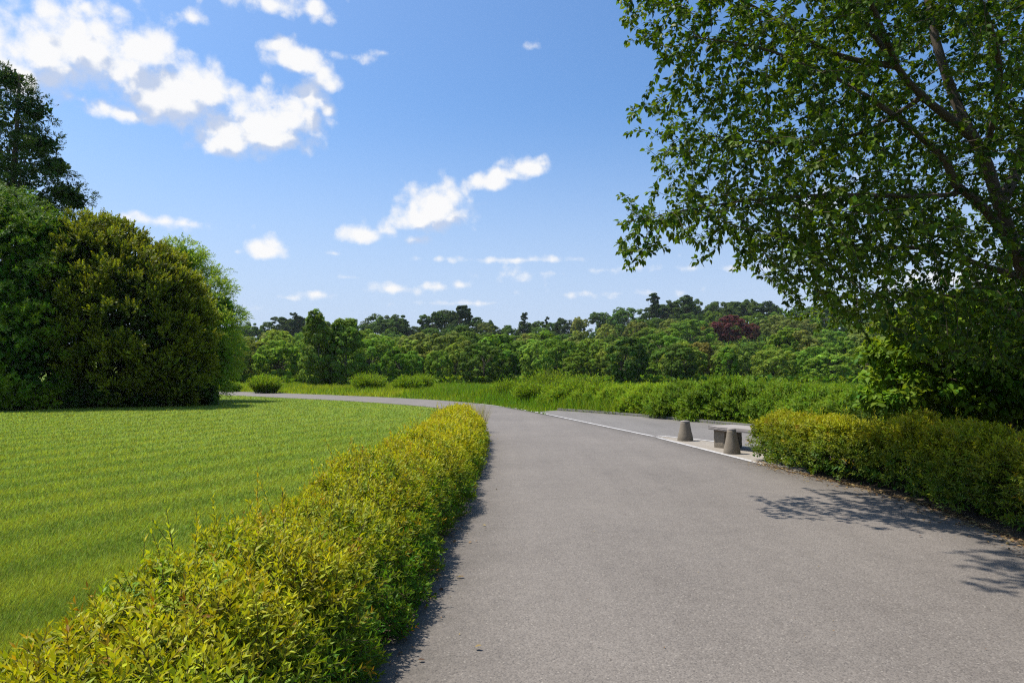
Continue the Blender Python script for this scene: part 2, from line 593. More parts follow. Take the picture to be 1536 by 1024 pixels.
NB = 620000
px = RG.uniform(-330, 760, NB)
py = 586 + (1010 - 586) * RG.uniform(0, 1, NB) ** 1.15
g = G(px, py)
d = g[:, 1]
ok = inside(lawn_poly, g[:, 0], g[:, 1]) & (d < 62)
ok &= ~((g[:, 0] > -1.72) & (d < 19))
g = g[ok]; d = d[ok]
gy_ = np.linspace(-5, 90, 400)
gs_ = np.cumsum(.52 - 1.75 * sstep(16, 44, gy_)) * (gy_[1] - gy_[0])
dl = (g[:, 0] - np.interp(g[:, 1], gy_, gs_)) * .85
wob = .16 * np.sin(g[:, 0] * .9) + .10 * np.sin(g[:, 1] * 1.3 + g[:, 0] * .6) + .12 * np.sin(g[:, 1] * .41) + RG.normal(0, .07, len(g))
ph = (dl + wob) / .56
band = np.sin(ph * PI)
tt = RG.uniform(0, 1, len(g))
cl = np.sin(g[:, 0] * 1.7 + 2 * np.sin(g[:, 1] * .8)) * np.sin(g[:, 1] * 1.9 + 1.5 * np.sin(g[:, 0] * 1.1))
h = np.clip(RG.normal(.038, .010, len(g)) + .006 * cl, .018, .09) * (1 + .012 * np.minimum(d, 40))
w = np.maximum(.0048, d * .0011) * RG.uniform(.7, 1.3, len(g))
bear = np.where(band > 0, .2, 1.5) + RG.normal(0, 1.2, len(g))
lean = np.clip(RG.normal(.62, .2, len(g)), .1, .95)
thatch = np.clip(1 - np.abs(band) * 2.2, 0, 1)
yo = np.clip(RG.beta(1.3, 2.6, len(g)) + .16 * band + .16 * thatch * RG.uniform(0, 1, len(g)) + .10 * cl, 0, 1)  # band term puts the light and shade of the mown stripes into the colour
long_ = RG.uniform(0, 1, len(g)) < .012
h = np.where(long_, h * 1.7, h); yo = np.where(long_, np.clip(yo + .45, 0, 1), yo); lean = np.where(long_, .9, lean)
low = np.sin(g[:, 0] * .55 + 1.1 * np.sin(g[:, 1] * .37)) * np.sin(g[:, 1] * .48 + .9 * np.sin(g[:, 0] * .43))
yo = np.clip(yo + .06 * low, 0, 1)
part = blades(RG, np.c_[g[:, :2], np.full(len(g), .006)], h, w, lean, bear, tt, yo)
structure('lawn_grass', mesh('lawn_grass', [part], M['lawn_blade']), 'stuff', 'short mown grass blades of the striped lawn')

# meadow between the path and the wood, and the verge behind the kerb
NM = 230000
px = RG.uniform(150, 1500, NM)
py = 572.5 + (622 - 572.5) * RG.uniform(0, 1, NM) ** 1.6
g = G(px, py)
d = g[:, 1]
road_poly = np.vstack([inner_s[:, :2], outer_s[::-1, :2]])
bay_poly = np.vstack([lay_in[:, :2], lay_out[::-1, :2]])
outer_far = np.vstack([outer_s[outer_s[:, 1] > 20][:, :2], [[-80, 140], [170, 140], [40, 20]]])
ok = inside(outer_far, g[:, 0], g[:, 1]) & ~inside(bay_poly, g[:, 0], g[:, 1]) & (d < 128) & (d > 20)
g = g[ok]; d = d[ok]
zt = terr(g[:, 0], g[:, 1])
dr = dist_to_line(outer_s[outer_s[:, 1] > 20][::3], g[:, 0], g[:, 1])
hh = (.20 + .30 * sstep(.3, 4, dr) + .28 * sstep(.4, 2.5, dr) * sstep(-8, -1, g[:, 0]) * (1 - sstep(40, 60, d))) * RG.uniform(.6, 1.35, len(g))
cl = np.sin(g[:, 0] * .35 + 1.3 * np.sin(g[:, 1] * .22)) * np.sin(g[:, 1] * .3 + np.sin(g[:, 0] * .27))
yo = np.clip(RG.beta(2, 2, len(g)) * .75 + .3 * cl, 0, 1)
yo = np.where(g[:, 0] < -8, np.clip(yo + .12, 0, 1), np.clip(yo - .25, 0, 1))
part = blades(RG, np.c_[g[:, :2], zt], hh, np.maximum(.012, d * .0012), np.clip(RG.normal(.4, .2, len(g)), 0, .9),
              RG.uniform(0, 6.28, len(g)), RG.uniform(0, 1, len(g)), yo)
structure('meadow_grass', mesh('meadow_grass', [part], M['meadow_blade']), 'stuff', 'rough yellow green meadow grass beyond the road')


# narrow verge of short grass behind the kerb
NV = 26000
t_ = RG.integers(0, len(kerb), NV)
o_ = RG.beta(1, 1.6, NV) * 1.6 + .12
g = np.c_[kerb[t_, :2] + nn[t_] * o_[:, None] + RG.normal(0, .12, (NV, 2)), np.zeros(NV)]
part = blades(RG, g, RG.uniform(.04, .16, NV) + .15 * RG.beta(1, 6, NV), np.full(NV, .016), np.clip(RG.normal(.4, .2, NV), 0, .9), RG.uniform(0, 6.28, NV), RG.uniform(0, 1, NV), RG.beta(2, 2.5, NV))
structure('verge_grass', mesh('verge_grass', [part], M['meadow_blade']), 'stuff', 'short grass verge behind the kerb')

# ------------------------------------------------------------------ hedges
def hedge(name, label, cat, axis, hw, ht, count, mat, leaf0, near_w, seed, top_young, shoots, k=15, side_young=.12, far_gold=.0, ex=.55):
    """axis (n,2) centre line, hw / ht arrays over the axis"""
    rng = np.random.default_rng(seed)
    n = len(axis)
    t = np.gradient(axis, axis=0); t /= np.linalg.norm(t, axis=1, keepdims=True)
    nn = np.stack([t[:, 1], -t[:, 0]], -1)
    dist = np.hypot(axis[:, 0], axis[:, 1])
    w = 1 / np.maximum(dist, 2.2) ** near_w
    idx = rng.choice(n, count, p=w / w.sum())
    phi = rng.uniform(.02, PI - .02, count)
    # even out over the rounded box
    c, s = np.cos(phi), np.sin(phi)
    u = np.sign(c) * np.abs(c) ** ex
    z = np.abs(s) ** ex
    flat = rng.uniform(0, 1, count) < (.35 if ex < .7 else .0)
    u = np.where(flat, rng.uniform(-.9, .9, count), u)
    z = np.where(flat, 1 - .1 * np.abs(u) ** 4, z)
    lum = (np.sin(axis[idx, 1] * 2.3 + u * 2) * .05 + np.sin(axis[idx, 1] * 5.1 + 3 * u + axis[idx, 0] * 4) * .045 + np.sin(axis[idx, 1] * 9.7 + 5 * z + 4 * u) * .05)
    depth = np.where(rng.uniform(0, 1, count) < .62, rng.uniform(.90, 1.03, count), rng.uniform(.45, .9, count)) + lum
    a = axis[idx] + t[idx] * rng.uniform(-.12, .12, count)[:, None]
    H = ht[idx]; W = hw[idx]
    uu = u * W * depth; zz = np.maximum(.03, z * H * np.where(z > .8, depth, 1))
    pos = np.c_[a + nn[idx] * uu[:, None], zz]
    nrm = np.c_[nn[idx] * (np.sign(u) * np.abs(u) ** 3)[:, None], np.abs(z) ** 3]
    nrm = nrmz(nrm)
    d = nrm * .8 + np.array([0, 0, .35]) + rng.normal(0, .42, (count, 3))
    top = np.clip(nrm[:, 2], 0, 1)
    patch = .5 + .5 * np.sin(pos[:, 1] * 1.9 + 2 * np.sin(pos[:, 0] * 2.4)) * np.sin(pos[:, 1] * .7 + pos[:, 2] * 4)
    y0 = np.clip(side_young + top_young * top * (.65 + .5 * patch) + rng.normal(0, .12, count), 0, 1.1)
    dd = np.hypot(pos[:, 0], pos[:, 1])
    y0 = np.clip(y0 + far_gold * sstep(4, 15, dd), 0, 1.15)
    sc = np.clip(1 + (dd - 6) * .035, 1, 1.7)
    ln = rng.uniform(.10, .19, count) * sc
    pos = pos - nrmz(d) * (ln * .55)[:, None]
    parts, stm = [], []
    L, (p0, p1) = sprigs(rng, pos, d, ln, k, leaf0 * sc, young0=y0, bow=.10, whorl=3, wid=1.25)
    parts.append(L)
    near = dd < 9
    stm.append(stems(p0[near], p1[near], .0022, .0012))
    # leggy shoots above the clipped top
    ns = shoots
    w2 = np.where(dist > 3.4, w, 0)
    idx = rng.choice(n, ns, p=w2 / w2.sum())
    a = axis[idx] + nn[idx] * (rng.uniform(-.7, .5, ns) * hw[idx])[:, None]
    base = np.c_[a, ht[idx] * rng.uniform(.45, .7, ns)]
    d2 = np.c_[rng.normal(0, .28, (ns, 2)), np.ones(ns)]
    ln2 = ht[idx] - base[:, 2] + rng.gamma(1.5, .055, ns) + .02
    L2, (q0, q1) = sprigs(rng, base, d2, ln2, 30, leaf0 * 1.25, young0=rng.uniform(.55, 1.1, ns) * min(1, top_young + .25), a0=70, a1=25)
    parts.append(L2)
    stm.append(stems(q0, q1, .0035, .0014))
    # woody stems below
    nb = int(n * .9)
    idx = rng.integers(0, n, nb)
    off = rng.uniform(-.55, .55, nb) * hw[idx]
    b0 = np.c_[axis[idx] + nn[idx] * off[:, None], np.zeros(nb)]
    b1 = b0 + np.c_[rng.normal(0, .12, (nb, 2)), ht[idx] * rng.uniform(.6, .85, nb)]
    stm.append(stems(b0, b1, rng.uniform(.006, .014, nb), .004, 5))
    # bronze new shoots and a few dead sprays
    no = count // 55
    sel = rng.choice(count, no, replace=False)
    LB, _ = sprigs(rng, pos[sel] + nrm[sel] * .03, d[sel], ln[sel], 12, leaf0 * .9 * sc[sel], young0=rng.uniform(0, 1, no), whorl=3)
    # dense inner mass of old leaves
    ni = count // 3
    idx = rng.integers(0, n, ni)
    of_ = rng.uniform(-.7, .7, ni); off = of_ * hw[idx]
    ip = np.c_[axis[idx] + nn[idx] * off[:, None] + t[idx] * rng.uniform(-.1, .1, ni)[:, None], rng.uniform(.05, .8, ni) * (1 - .75 * of_ ** 2) * ht[idx]]
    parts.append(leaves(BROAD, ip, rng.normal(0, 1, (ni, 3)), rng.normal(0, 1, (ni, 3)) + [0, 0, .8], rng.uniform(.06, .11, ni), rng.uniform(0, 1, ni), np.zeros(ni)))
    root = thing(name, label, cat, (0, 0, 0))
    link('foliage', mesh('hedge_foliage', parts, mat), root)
    link('new_shoots', mesh('hedge_shoots', [LB], M['bronze']), root)['label'] = 'bronze orange new shoots'
    link('stems', mesh('hedge_stems', stm, M['twig']), root)
    return root


ax = smooth([(-1.42, -1.2, 0), (-1.38, 2, 0), (-1.29, 6, 0), (-1.18, 10, 0), (-1.20, 14, 0), (-1.38, 18.2, 0)], .1)[:, :2]
yy = ax[:, 1]
hw = .66 - .14 * sstep(15, 18.5, yy) + .03 * np.sin(yy * 1.7)
ht = .74 + .05 * np.sin(yy * .9 + 1) + .03 * np.sin(yy * 2.3)
hedge('clipped_hedge', 'low golden yellow hedge between the lawn and the left edge of the road', 'hedge', ax, hw, ht, 19000, M['hedge_leaf'], .054, .85, 3, .85, 240, far_gold=.42, ex=.86)

ax = smooth([(4.86, 12.75, 0), (5.32, 10.7, 0), (5.62, 9, 0), (5.62, 7.5, 0), (5.5, 5.5, 0), (5.35, 3.0, 0)], .1)[:, :2]
yy = ax[:, 1]
hw = .66 - .12 * sstep(11.5, 12.6, yy) + .04 * np.sin(yy * 1.9)
ht = .92 - .12 * sstep(8.5, 12.3, yy) + .03 * np.sin(yy * 2.1)
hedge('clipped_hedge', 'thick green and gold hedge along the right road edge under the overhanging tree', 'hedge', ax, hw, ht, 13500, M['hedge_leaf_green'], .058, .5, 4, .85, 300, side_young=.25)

# soil beds under the hedges and behind the right one
def flat(name, pts, z, mat):
    me = bpy.data.meshes.new(name)
    me.from_pydata([(p[0], p[1], z) for p in pts], [], [list(range(len(pts)))])
    me.materials.append(mat)
    return structure(name, me)


flat('soil_bed', [(-1.72, -2), (-.42, -2), (-.36, 6), (-.32, 10), (-.42, 16), (-.8, 18.9), (-1.75, 18.9), (-1.7, 10)], .010, M['soil'])
sb = pixline([(1536, 811), (1400, 759), (1300, 731), (1205, 708.5)])
flat('soil_bed', [(4.3, 0)] + [(p[0] - .4, p[1]) for p in sb] + [(4.9, 12.6), (5.6, 14.2), (9, 16.5), (16, 15), (16, 0)], .010, M['soil'])

# fallen leaves along the road edges
rng = np.random.default_rng(77)
nl = 2600
e = inner_s[(inner_s[:, 1] > 1) & (inner_s[:, 1] < 19)]
q = e[rng.integers(0, len(e), nl)]
pos1 = np.c_[q[:, 0] - .05 + rng.gamma(1.3, .07, nl) - .06, q[:, 1] + rng.uniform(-.3, .3, nl), np.full(nl, .026)]
e = outer_s[(outer_s[:, 1] > 4) & (outer_s[:, 1] < 12.5)]
q = e[rng.integers(0, len(e), nl)]
pos2 = np.c_[q[:, 0] + .1 - rng.gamma(1.3, .09, nl), q[:, 1] + rng.uniform(-.3, .3, nl), np.full(nl, .026)]
nr = 70
gg = G(rng.uniform(560, 1536, nr), 660 + 360 * rng.uniform(0, 1, nr))
pos3 = np.c_[gg[:, :2], np.full(nr, .02)]
pos = np.vstack([pos1, pos2, pos3]); nn_ = len(pos)
dd = np.c_[rng.normal(0, 1, (nn_, 2)), rng.normal(0, .15, nn_)]
part = leaves(BROAD, pos, dd, np.c_[rng.normal(0, .3, (nn_, 2)), np.ones(nn_)], np.r_[rng.uniform(.014, .046, nn_ - nr), rng.uniform(.006, .016, nr)], rng.uniform(0, 1, nn_), rng.beta(1.2, 1.2, nn_), .9)
structure('leaf_litter', mesh('leaf_litter', [part], M['litter']), 'stuff', 'brown fallen leaves and bits along the road edges')


# ------------------------------------------------------------------ near overhanging tree (space colonisation)
def colonise(rng, nodes, parent, att, step, di, dk, iters, grav=0.0):
    nodes = [np.array(p) for p in nodes]; parent = list(parent)
    N0 = np.array(nodes)
    best = np.full(len(att), 1e9); bi = np.zeros(len(att), int)
    new = np.arange(len(nodes))
    alive = np.ones(len(att), bool)
    for it in range(iters):
        NA = np.array(nodes)
        for c0 in range(0, len(new), 400):
            ch = new[c0:c0 + 400]
            D = np.linalg.norm(att[:, None] - NA[ch][None], axis=2)
            k = D.argmin(1); dm = D[np.arange(len(att)), k]
            u = dm < best
            best[u] = dm[u]; bi[u] = ch[k[u]]
        alive &= best > dk
        act = alive & (best < di)
        if not act.any():
            break
        src = bi[act]; v = nrmz(att[act] - NA[src])
        acc = np.zeros((len(nodes), 3)); np.add.at(acc, src, v)
        grow = np.unique(src)
        st = len(nodes)
        for g_ in grow:
            dv = acc[g_] + rng.normal(0, .25, 3)
            dv[2] -= grav
            dv = dv / (np.linalg.norm(dv) + 1e-9)
            nodes.append(NA[g_] + dv * step); parent.append(int(g_))
        new = np.arange(st, len(nodes))
        if len(nodes) > 60000:
            break
    return np.array(nodes), np.array(parent)


def radii(nodes, parent, tip, expo, fixed=None):
    n = len(nodes)
    acc = np.zeros(n); cnt = np.zeros(n, int)
    for i_ in range(n - 1, -1, -1):
        if acc[i_] == 0:
            acc[i_] = tip ** expo
            cnt[i_] = 1
        p_ = parent[i_]
        if p_ >= 0:
            acc[p_] += acc[i_]; cnt[p_] += cnt[i_]
    r = acc ** (1 / expo)
    if fixed is not None:
        m = len(fixed)
        r[:m] = np.maximum(r[:m] * .3, fixed * .72)
    return r, cnt


def branch_mesh(nodes, parent, r, kmain=7):
    n = len(nodes)
    has = parent >= 0
    idx = np.nonzero(has)[0]
    din = np.zeros((n, 3)); din[idx] = nrmz(nodes[idx] - nodes[parent[idx]])
    main = np.full(n, -1)
    for i_ in idx:
        p_ = parent[i_]
        if main[p_] < 0 or r[i_] > r[main[p_]]:
            main[p_] = i_
    nd = din.copy()
    for p_ in range(n):
        if main[p_] >= 0:
            nd[p_] = nrmz(din[p_] + din[main[p_]])
    parts = []
    for thick, k_ in ((True, 9), (False, 4)):
        sel = idx[(r[idx] > .03) == thick]
        if len(sel) == 0:
            continue
        ps = parent[sel]
        ismain = main[ps] == sel
        r0 = np.where(ismain, r[ps], np.minimum(r[ps], r[sel] * 1.35)); r1 = r[sel]
        d0 = np.where(ismain[:, None], nd[ps], din[sel]); d1 = nd[sel]
        ang = np.arange(k_) * 2 * PI / k_
        def ring(c, d_, rr):
            ref = np.broadcast_to(np.array([.9, .35, .1]), d_.shape)
            a_ = nrmz(np.cross(d_, ref)); b_ = np.cross(d_, a_)
            return c[:, None] + rr[:, None, None] * (np.cos(ang)[None, :, None] * a_[:, None] + np.sin(ang)[None, :, None] * b_[:, None])
        V_ = np.concatenate([ring(nodes[ps], d0, r0), ring(nodes[sel], d1, r1)], 1)
        i2 = np.arange(k_)
        f_ = np.stack([i2, (i2 + 1) % k_, (i2 + 1) % k_ + k_, i2 + k_], -1)
        F_ = (f_[None] + (np.arange(len(sel)) * 2 * k_)[:, None, None]).reshape(-1, 4)
        parts.append((V_.reshape(-1, 3), F_))
    return parts


def limb_chain(pts, rad, step=.14):
    """resample a limb given by points and radii"""
    p = np.c_[np.asarray(pts, float), np.asarray(rad, float)]
    s = smooth(p, step)
    L_ = np.r_[0, np.cumsum(np.linalg.norm(np.diff(s[:, :3], axis=0), axis=1))]
    m = max(2, int(L_[-1] / step))
    return np.stack([np.interp(np.linspace(0, L_[-1], m), L_, s[:, k_]) for k_ in range(4)], -1)


def near_tree():
    rng = np.random.default_rng(21)
    W = lambda lst: [P(x, y, d_) for x, y, d_ in lst]
    trunk = limb_chain([np.array([8.25, 10.2, 0]), np.array([7.95, 10.1, 1.2])] + W([(1580, 460, 9.9), (1534, 400, 9.7), (1500, 310, 9.6), (1476, 234, 9.5), (1452, 200, 9.4), (1385, 146, 9.2), (1345, 100, 9.0), (1290, 20, 8.8), (1220, -90, 8.6), (1150, -210, 8.4)]),
                       [.26, .22, .18, .145, .118, .10, .086, .068, .056, .042, .03, .018])
    limbs = [
        (W([(1470, 225, 9.5), (1437, 160, 9.7), (1403, 58, 9.9), (1380, -60, 10.1), (1330, -220, 10.2), (1290, -380, 10.3)]), [.11, .095, .08, .06, .045, .02]),
        (W([(1520, 372, 9.7), (1476, 312, 9.3), (1432, 275, 9.0), (1417, 239, 8.9), (1344, 176, 8.6), (1260, 120, 8.4), (1150, 75, 8.2), (1040, 55, 8.0)]), [.10, .085, .075, .065, .05, .035, .022, .008]),
        (W([(1440, 290, 9.1), (1400, 294, 9.1), (1242, 293, 8.9), (1130, 300, 8.7), (1046, 312, 8.5), (975, 325, 8.4)]), [.05, .045, .035, .026, .016, .006]),
        (W([(1540, 420, 9.7), (1480, 400, 10.2), (1380, 372, 10.4), (1260, 375, 10.4), (1150, 370, 10.2)]), [.09, .06, .045, .03, .012]),
        (W([(1560, 440, 9.8), (1530, 470, 10.6), (1470, 450, 11.1), (1380, 440, 11.2), (1280, 440, 11.0)]), [.09, .055, .04, .028, .012]),
        (W([(1500, 310, 9.6), (1540, 220, 9.9), (1570, 90, 10.2), (1590, -80, 10.4), (1590, -300, 10.4)]), [.11, .10, .085, .06, .025]),
        (W([(1545, 430, 9.8), (1640, 300, 9.6), (1740, 160, 9.4), (1820, -40, 9.2)]), [.11, .09, .06, .025]),
        (W([(1345, 100, 9.0), (1250, 80, 9.1), (1130, 10, 9.0), (1020, -40, 8.9)]), [.06, .045, .028, .01]),
        (W([(1385, 146, 9.2), (1290, 200, 9.6), (1180, 215, 9.7), (1075, 205, 9.6)]), [.05, .038, .024, .01]),
        (W([(1476, 234, 9.5), (1500, 130, 8.6), (1480, 20, 7.8), (1420, -90, 7.2)]), [.06, .05, .035, .012]),
    ]
    limbs.append((W([(1345, 100, 9.0), (1285, -40, 8.1), (1215, -130, 7.5), (1080, -190, 7.0), (940, -215, 6.8)]), [.06, .045, .03, .022, .010]))  # unseen bough carrying the added shadow-casting crown
    nodes = [p[:3] for p in trunk]; rad = [p[3] for p in trunk]; par = [-1] + list(range(len(trunk) - 1))
    for pts, rr in limbs:
        ch = limb_chain(pts, rr)
        NA = np.array(nodes)
        prev = int(np.linalg.norm(NA - ch[0][:3], axis=1).argmin())
        for k_ in range(1, len(ch)):
            nodes.append(ch[k_][:3]); rad.append(ch[k_][3]); par.append(prev); prev = len(nodes) - 1
    poly = [(938, -60), (925, 8), (962, 70), (1000, 105), (950, 160), (1000, 185), (1012, 235), (1048, 262), (1000, 296), (928, 318), (928, 338), (958, 352), (950, 388), (1010, 368), (1085, 374), (1130, 410),
            (1190, 442), (1225, 470), (1290, 488), (1340, 505), (1420, 535), (1560, 565), (1750, 550), (1900, 420), (1950, 100), (1850, -300), (1600, -560), (1300, -560), (1100, -380), (960, -200)]
    # uneven attractors: many small leafy sub-crowns
    nc = 420
    cx = rng.uniform(915, 1960, nc * 6); cy = rng.uniform(-560, 580, nc * 6)
    ok_ = inside(poly, cx, cy)
    wgt = np.where((cx < 1560) & (cy > -30), 1.0, .33)
    ok_ &= rng.uniform(0, 1, len(cx)) < wgt
    cx, cy = cx[ok_][:nc], cy[ok_][:nc]
    th = .25 + 2.2 * np.clip((cx - 930) / 330, 0, 1)
    cen = P(cx, cy, 8.9 + .9 * np.clip((cx - 930) / 500, 0, 1.2) + rng.uniform(-1, 1, len(cx)) * th)
    na = 11500
    ci = rng.integers(0, len(cen), na)
    att = cen[ci] + rng.normal(0, .22, (na, 3)) * np.array([1.1, 1.1, .75])
    extra_x = rng.uniform(915, 1560, 6000); extra_y = rng.uniform(-60, 570, 6000)
    e_ok = inside(poly, extra_x, extra_y)
    ex_, ey_ = extra_x[e_ok], extra_y[e_ok]
    th = .25 + 2.3 * np.clip((ex_ - 930) / 330, 0, 1)
    att = np.vstack([att, P(ex_, ey_, 8.9 + .9 * np.clip((ex_ - 930) / 500, 0, 1.2) + rng.uniform(-1, 1, len(ex_)) * th)])
    nx_ = 2600
    att = np.vstack([att, P(rng.uniform(850, 1270, nx_), rng.uniform(-310, -100, nx_), rng.uniform(6.3, 7.8, nx_))])  # extra unseen crown overhead, added for its shadow on the road
    att = att[att[:, 2] > 1.5]
    # the trunk and main limbs show between the leaves: fewer twigs right in front of them
    rel = att - EYE
    cz = rel[:, 1] * CT + rel[:, 2] * ST
    ax_px = 768 + 1024 * rel[:, 0] / cz; ay_px = 512 - 1024 * (rel[:, 2] * CT - rel[:, 1] * ST) / cz
    lines = [np.array([(1560, 440), (1534, 400), (1500, 310), (1476, 234), (1452, 200), (1385, 146), (1345, 100)], float), np.array([(1520, 372), (1476, 312), (1432, 275), (1417, 239), (1344, 176)], float), np.array([(1470, 225), (1437, 160), (1403, 58)], float)]
    near_l = np.min([dist_to_line(l_, ax_px, ay_px) for l_ in lines], axis=0)
    att = att[(ax_px > 926) | (ay_px < -95) | ((ay_px > 300) & (ay_px < 345))]
    rel = att - EYE; cz = rel[:, 1] * CT + rel[:, 2] * ST
    ax_px = 768 + 1024 * rel[:, 0] / cz; ay_px = 512 - 1024 * (rel[:, 2] * CT - rel[:, 1] * ST) / cz
    near_l = np.min([dist_to_line(l_, ax_px, ay_px) for l_ in lines], axis=0)
    att = att[(near_l > 30) | (rel[:, 1] > 10.2) | (rng.uniform(0, 1, len(att)) < .12)]
    nodes, par = colonise(rng, nodes, par, att, .12, 1.7, .17, 90, .12)
    nf = len(rad)
    r, cnt = radii(nodes, par, .0026, 2.5, np.array(rad))
    root = thing('overhanging_tree', 'tall broadleaf tree leaning in from the right, its leafy branches hanging over the road', 'tree', (0, 0, 0))
    link('trunk', mesh('tree_trunk', branch_mesh(nodes, par, r), M['bark'], True), root)
    # leaves on the thin twigs
    idx = np.nonzero((np.arange(len(nodes)) >= nf) & (r < .0125))[0]
    pd = nrmz(nodes[idx] - nodes[par[idx]])
    tipn = cnt[idx] <= 1
    rep = np.where(tipn, 8, 4)
    ii = np.repeat(np.arange(len(idx)), rep)
    m = len(ii)
    a_, b_ = perp(pd[ii])
    ph_ = rng.uniform(0, 6.28, m)
    side = a_ * np.cos(ph_)[:, None] + b_ * np.sin(ph_)[:, None]
    basep = nodes[idx[ii]] - pd[ii] * rng.uniform(0, .12, m)[:, None]
    ld = nrmz(pd[ii] * .55 + side * .8 + np.array([0, 0, -.45]) + rng.normal(0, .25, (m, 3)))
    ln_ = nrmz(np.array([0, 0, 1.0]) + rng.normal(0, .55, (m, 3)) + side * .2)
    pet = rng.uniform(.015, .035, m)
    p1_ = basep + ld * pet[:, None]
    sz = rng.uniform(.050, .102, m) * np.where(tipn[ii], .92, 1.0)
    twig_t = rng.normal(0, .16, len(idx))
    yo_ = np.clip(rng.beta(1.3, 2.7, m) + np.where(tipn[ii], .18, 0) + twig_t[ii], 0, 1)
    L_ = leaves(OVATE, p1_, ld, ln_, sz, np.clip(rng.normal(.5, .22, m), 0, 1), yo_, 1.0)
    link('crown', mesh('tree_crown', [L_, stems(basep, p1_, .0011, .0009)], M['tree_leaf']), root)
    return len(nodes), m


print('near tree', near_tree())


# ------------------------------------------------------------------ clumped crowns
def clumps_on(rng, blobs, n, rmin, rmax, fill=.25, squash=1.0):
    B = np.array(blobs, float)
    area = (B[:, 3] * B[:, 4] + B[:, 3] * B[:, 5] + B[:, 4] * B[:, 5])
    C_, R_, N_ = [], [], []
    tries = 0
    while len(C_) < n and tries < n * 40:
        tries += 1
        k_ = rng.choice(len(B), p=area / area.sum())
        v = rng.normal(0, 1, 3); v /= np.linalg.norm(v)
        f = rng.uniform(.84, 1.0) if rng.uniform() > fill else rng.uniform(.35, .84)
        c = B[k_, :3] + v * B[k_, 3:6] * f
        if c[2] < .15:
            continue
        o = (((c - B[:, :3]) / B[:, 3:6]) ** 2).sum(1)
        o[k_] = 9
        if (o < .55).any():
            continue
        C_.append(c); R_.append(rng.uniform(rmin, rmax)); N_.append(nrmz(v / B[k_, 3:6]))
    return np.array(C_), np.array(R_), np.array(N_)


def clump_leaves(rng, C_, R_, N_, per, tpl, size, flat_=1.0, droop=0.0, upn=.5, out=.8, wid=1.0, young=(.45, .25), yout=.35, aligned=0.0):
    n = len(C_) * per
    ci = np.repeat(np.arange(len(C_)), per)
    v = nrmz(rng.normal(0, 1, (n, 3)) + N_[ci] * .55 + [0, 0, .15])
    f = rng.uniform(.45, 1.0, n) ** .6
    pos = C_[ci] + v * (R_[ci] * f)[:, None] * np.array([1, 1, flat_])
    pos[:, 2] = np.maximum(pos[:, 2], .04)
    d_ = v * out + rng.normal(0, .5, (n, 3)) + [0, 0, -droop]
    nr_ = v * (.6 + aligned) + rng.normal(0, .45, (n, 3)) + [0, 0, upn]
    if aligned:
        d_ = d_ - (d_ * v).sum(1, keepdims=True) * v * .8
    sz = size * rng.uniform(.7, 1.3, n)
    pos = pos - nrmz(d_) * (sz * .5)[:, None]
    cy = rng.normal(young[0], young[1], len(C_))
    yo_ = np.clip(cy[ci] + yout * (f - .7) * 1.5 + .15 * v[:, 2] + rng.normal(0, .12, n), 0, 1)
    ct = rng.normal(.5, .13, len(C_))
    return leaves(tpl, pos, d_, nr_, sz, np.clip(ct[ci] + rng.normal(0, .17, n), 0, 1), yo_, wid)


def limbs_to(rng, base, top, C_, r0, nmax=40, k_=6):
    """tapered trunk and curved limbs reaching the clumps"""
    base = np.array(base, float); top = np.array(top, float)
    parts = []
    m = 12
    t_ = np.linspace(0, 1, m)
    ax_ = base + (top - base) * t_[:, None] + np.c_[np.sin(t_ * 5 + rng.uniform(0, 6)), np.cos(t_ * 4 + rng.uniform(0, 6)), np.zeros(m)] * (.02 * np.linalg.norm(top - base)) * (t_ * (1 - .3 * t_))[:, None]
    rr = r0 * (1 - .82 * t_) * (1 + .5 * np.exp(-t_ * 14))
    parts.append(stems(ax_[:-1], ax_[1:], rr[:-1], rr[1:], 8))
    sel = rng.permutation(len(C_))[:nmax]
    for s_ in sel:
        c = C_[s_]
        h_ = np.clip((c[2] - base[2]) / max(.1, top[2] - base[2]) * rng.uniform(.35, .75), .08, .95)
        p0_ = base + (top - base) * h_
        mid = (p0_ + c) / 2 + np.array([0, 0, -.06 * np.linalg.norm(c - p0_)]) + rng.normal(0, .04, 3) * np.linalg.norm(c - p0_)
        u_ = np.linspace(0, 1, 6)[:, None]
        cur = (1 - u_) ** 2 * p0_ + 2 * u_ * (1 - u_) * mid + u_ ** 2 * c
        rl = r0 * .38 * (1 - h_ * .5) * (1 - .88 * u_[:, 0])
        parts.append(stems(cur[:-1], cur[1:], rl[:-1], rl[1:], k_))
    return parts


def plant(name, label, cat, blobs, n, rr, per, tpl, size, mat, seed, bark='bark', trunk=None, group=None, nlimb=30, **kw):
    rng = np.random.default_rng(seed)
    B = np.array(blobs, float)
    base = trunk[0] if trunk else np.array([B[:, 0].mean(), B[:, 1].mean(), 0])
    org = np.array([base[0], base[1], base[2]])
    B[:, :3] -= org
    fill = kw.pop('fill', .25)
    C_, R_, N_ = clumps_on(rng, B, n, rr[0], rr[1], fill)
    L_ = clump_leaves(rng, C_, R_, N_, per, tpl, size, **kw)
    top = (np.array(trunk[1]) - org) if trunk else np.array([0, 0, B[:, 2].max() * 1.1])
    r0 = trunk[2] if trunk else .12
    root = thing(name, label, cat, org, group)
    link('trunk' if 'tree' in name else 'stems', mesh(name + '_trunk', limbs_to(rng, (0, 0, 0), top, C_, r0, nlimb), M[bark]), root)
    link('crown' if 'tree' in name else 'foliage', mesh(name + '_crown', [L_], mat), root)
    return root


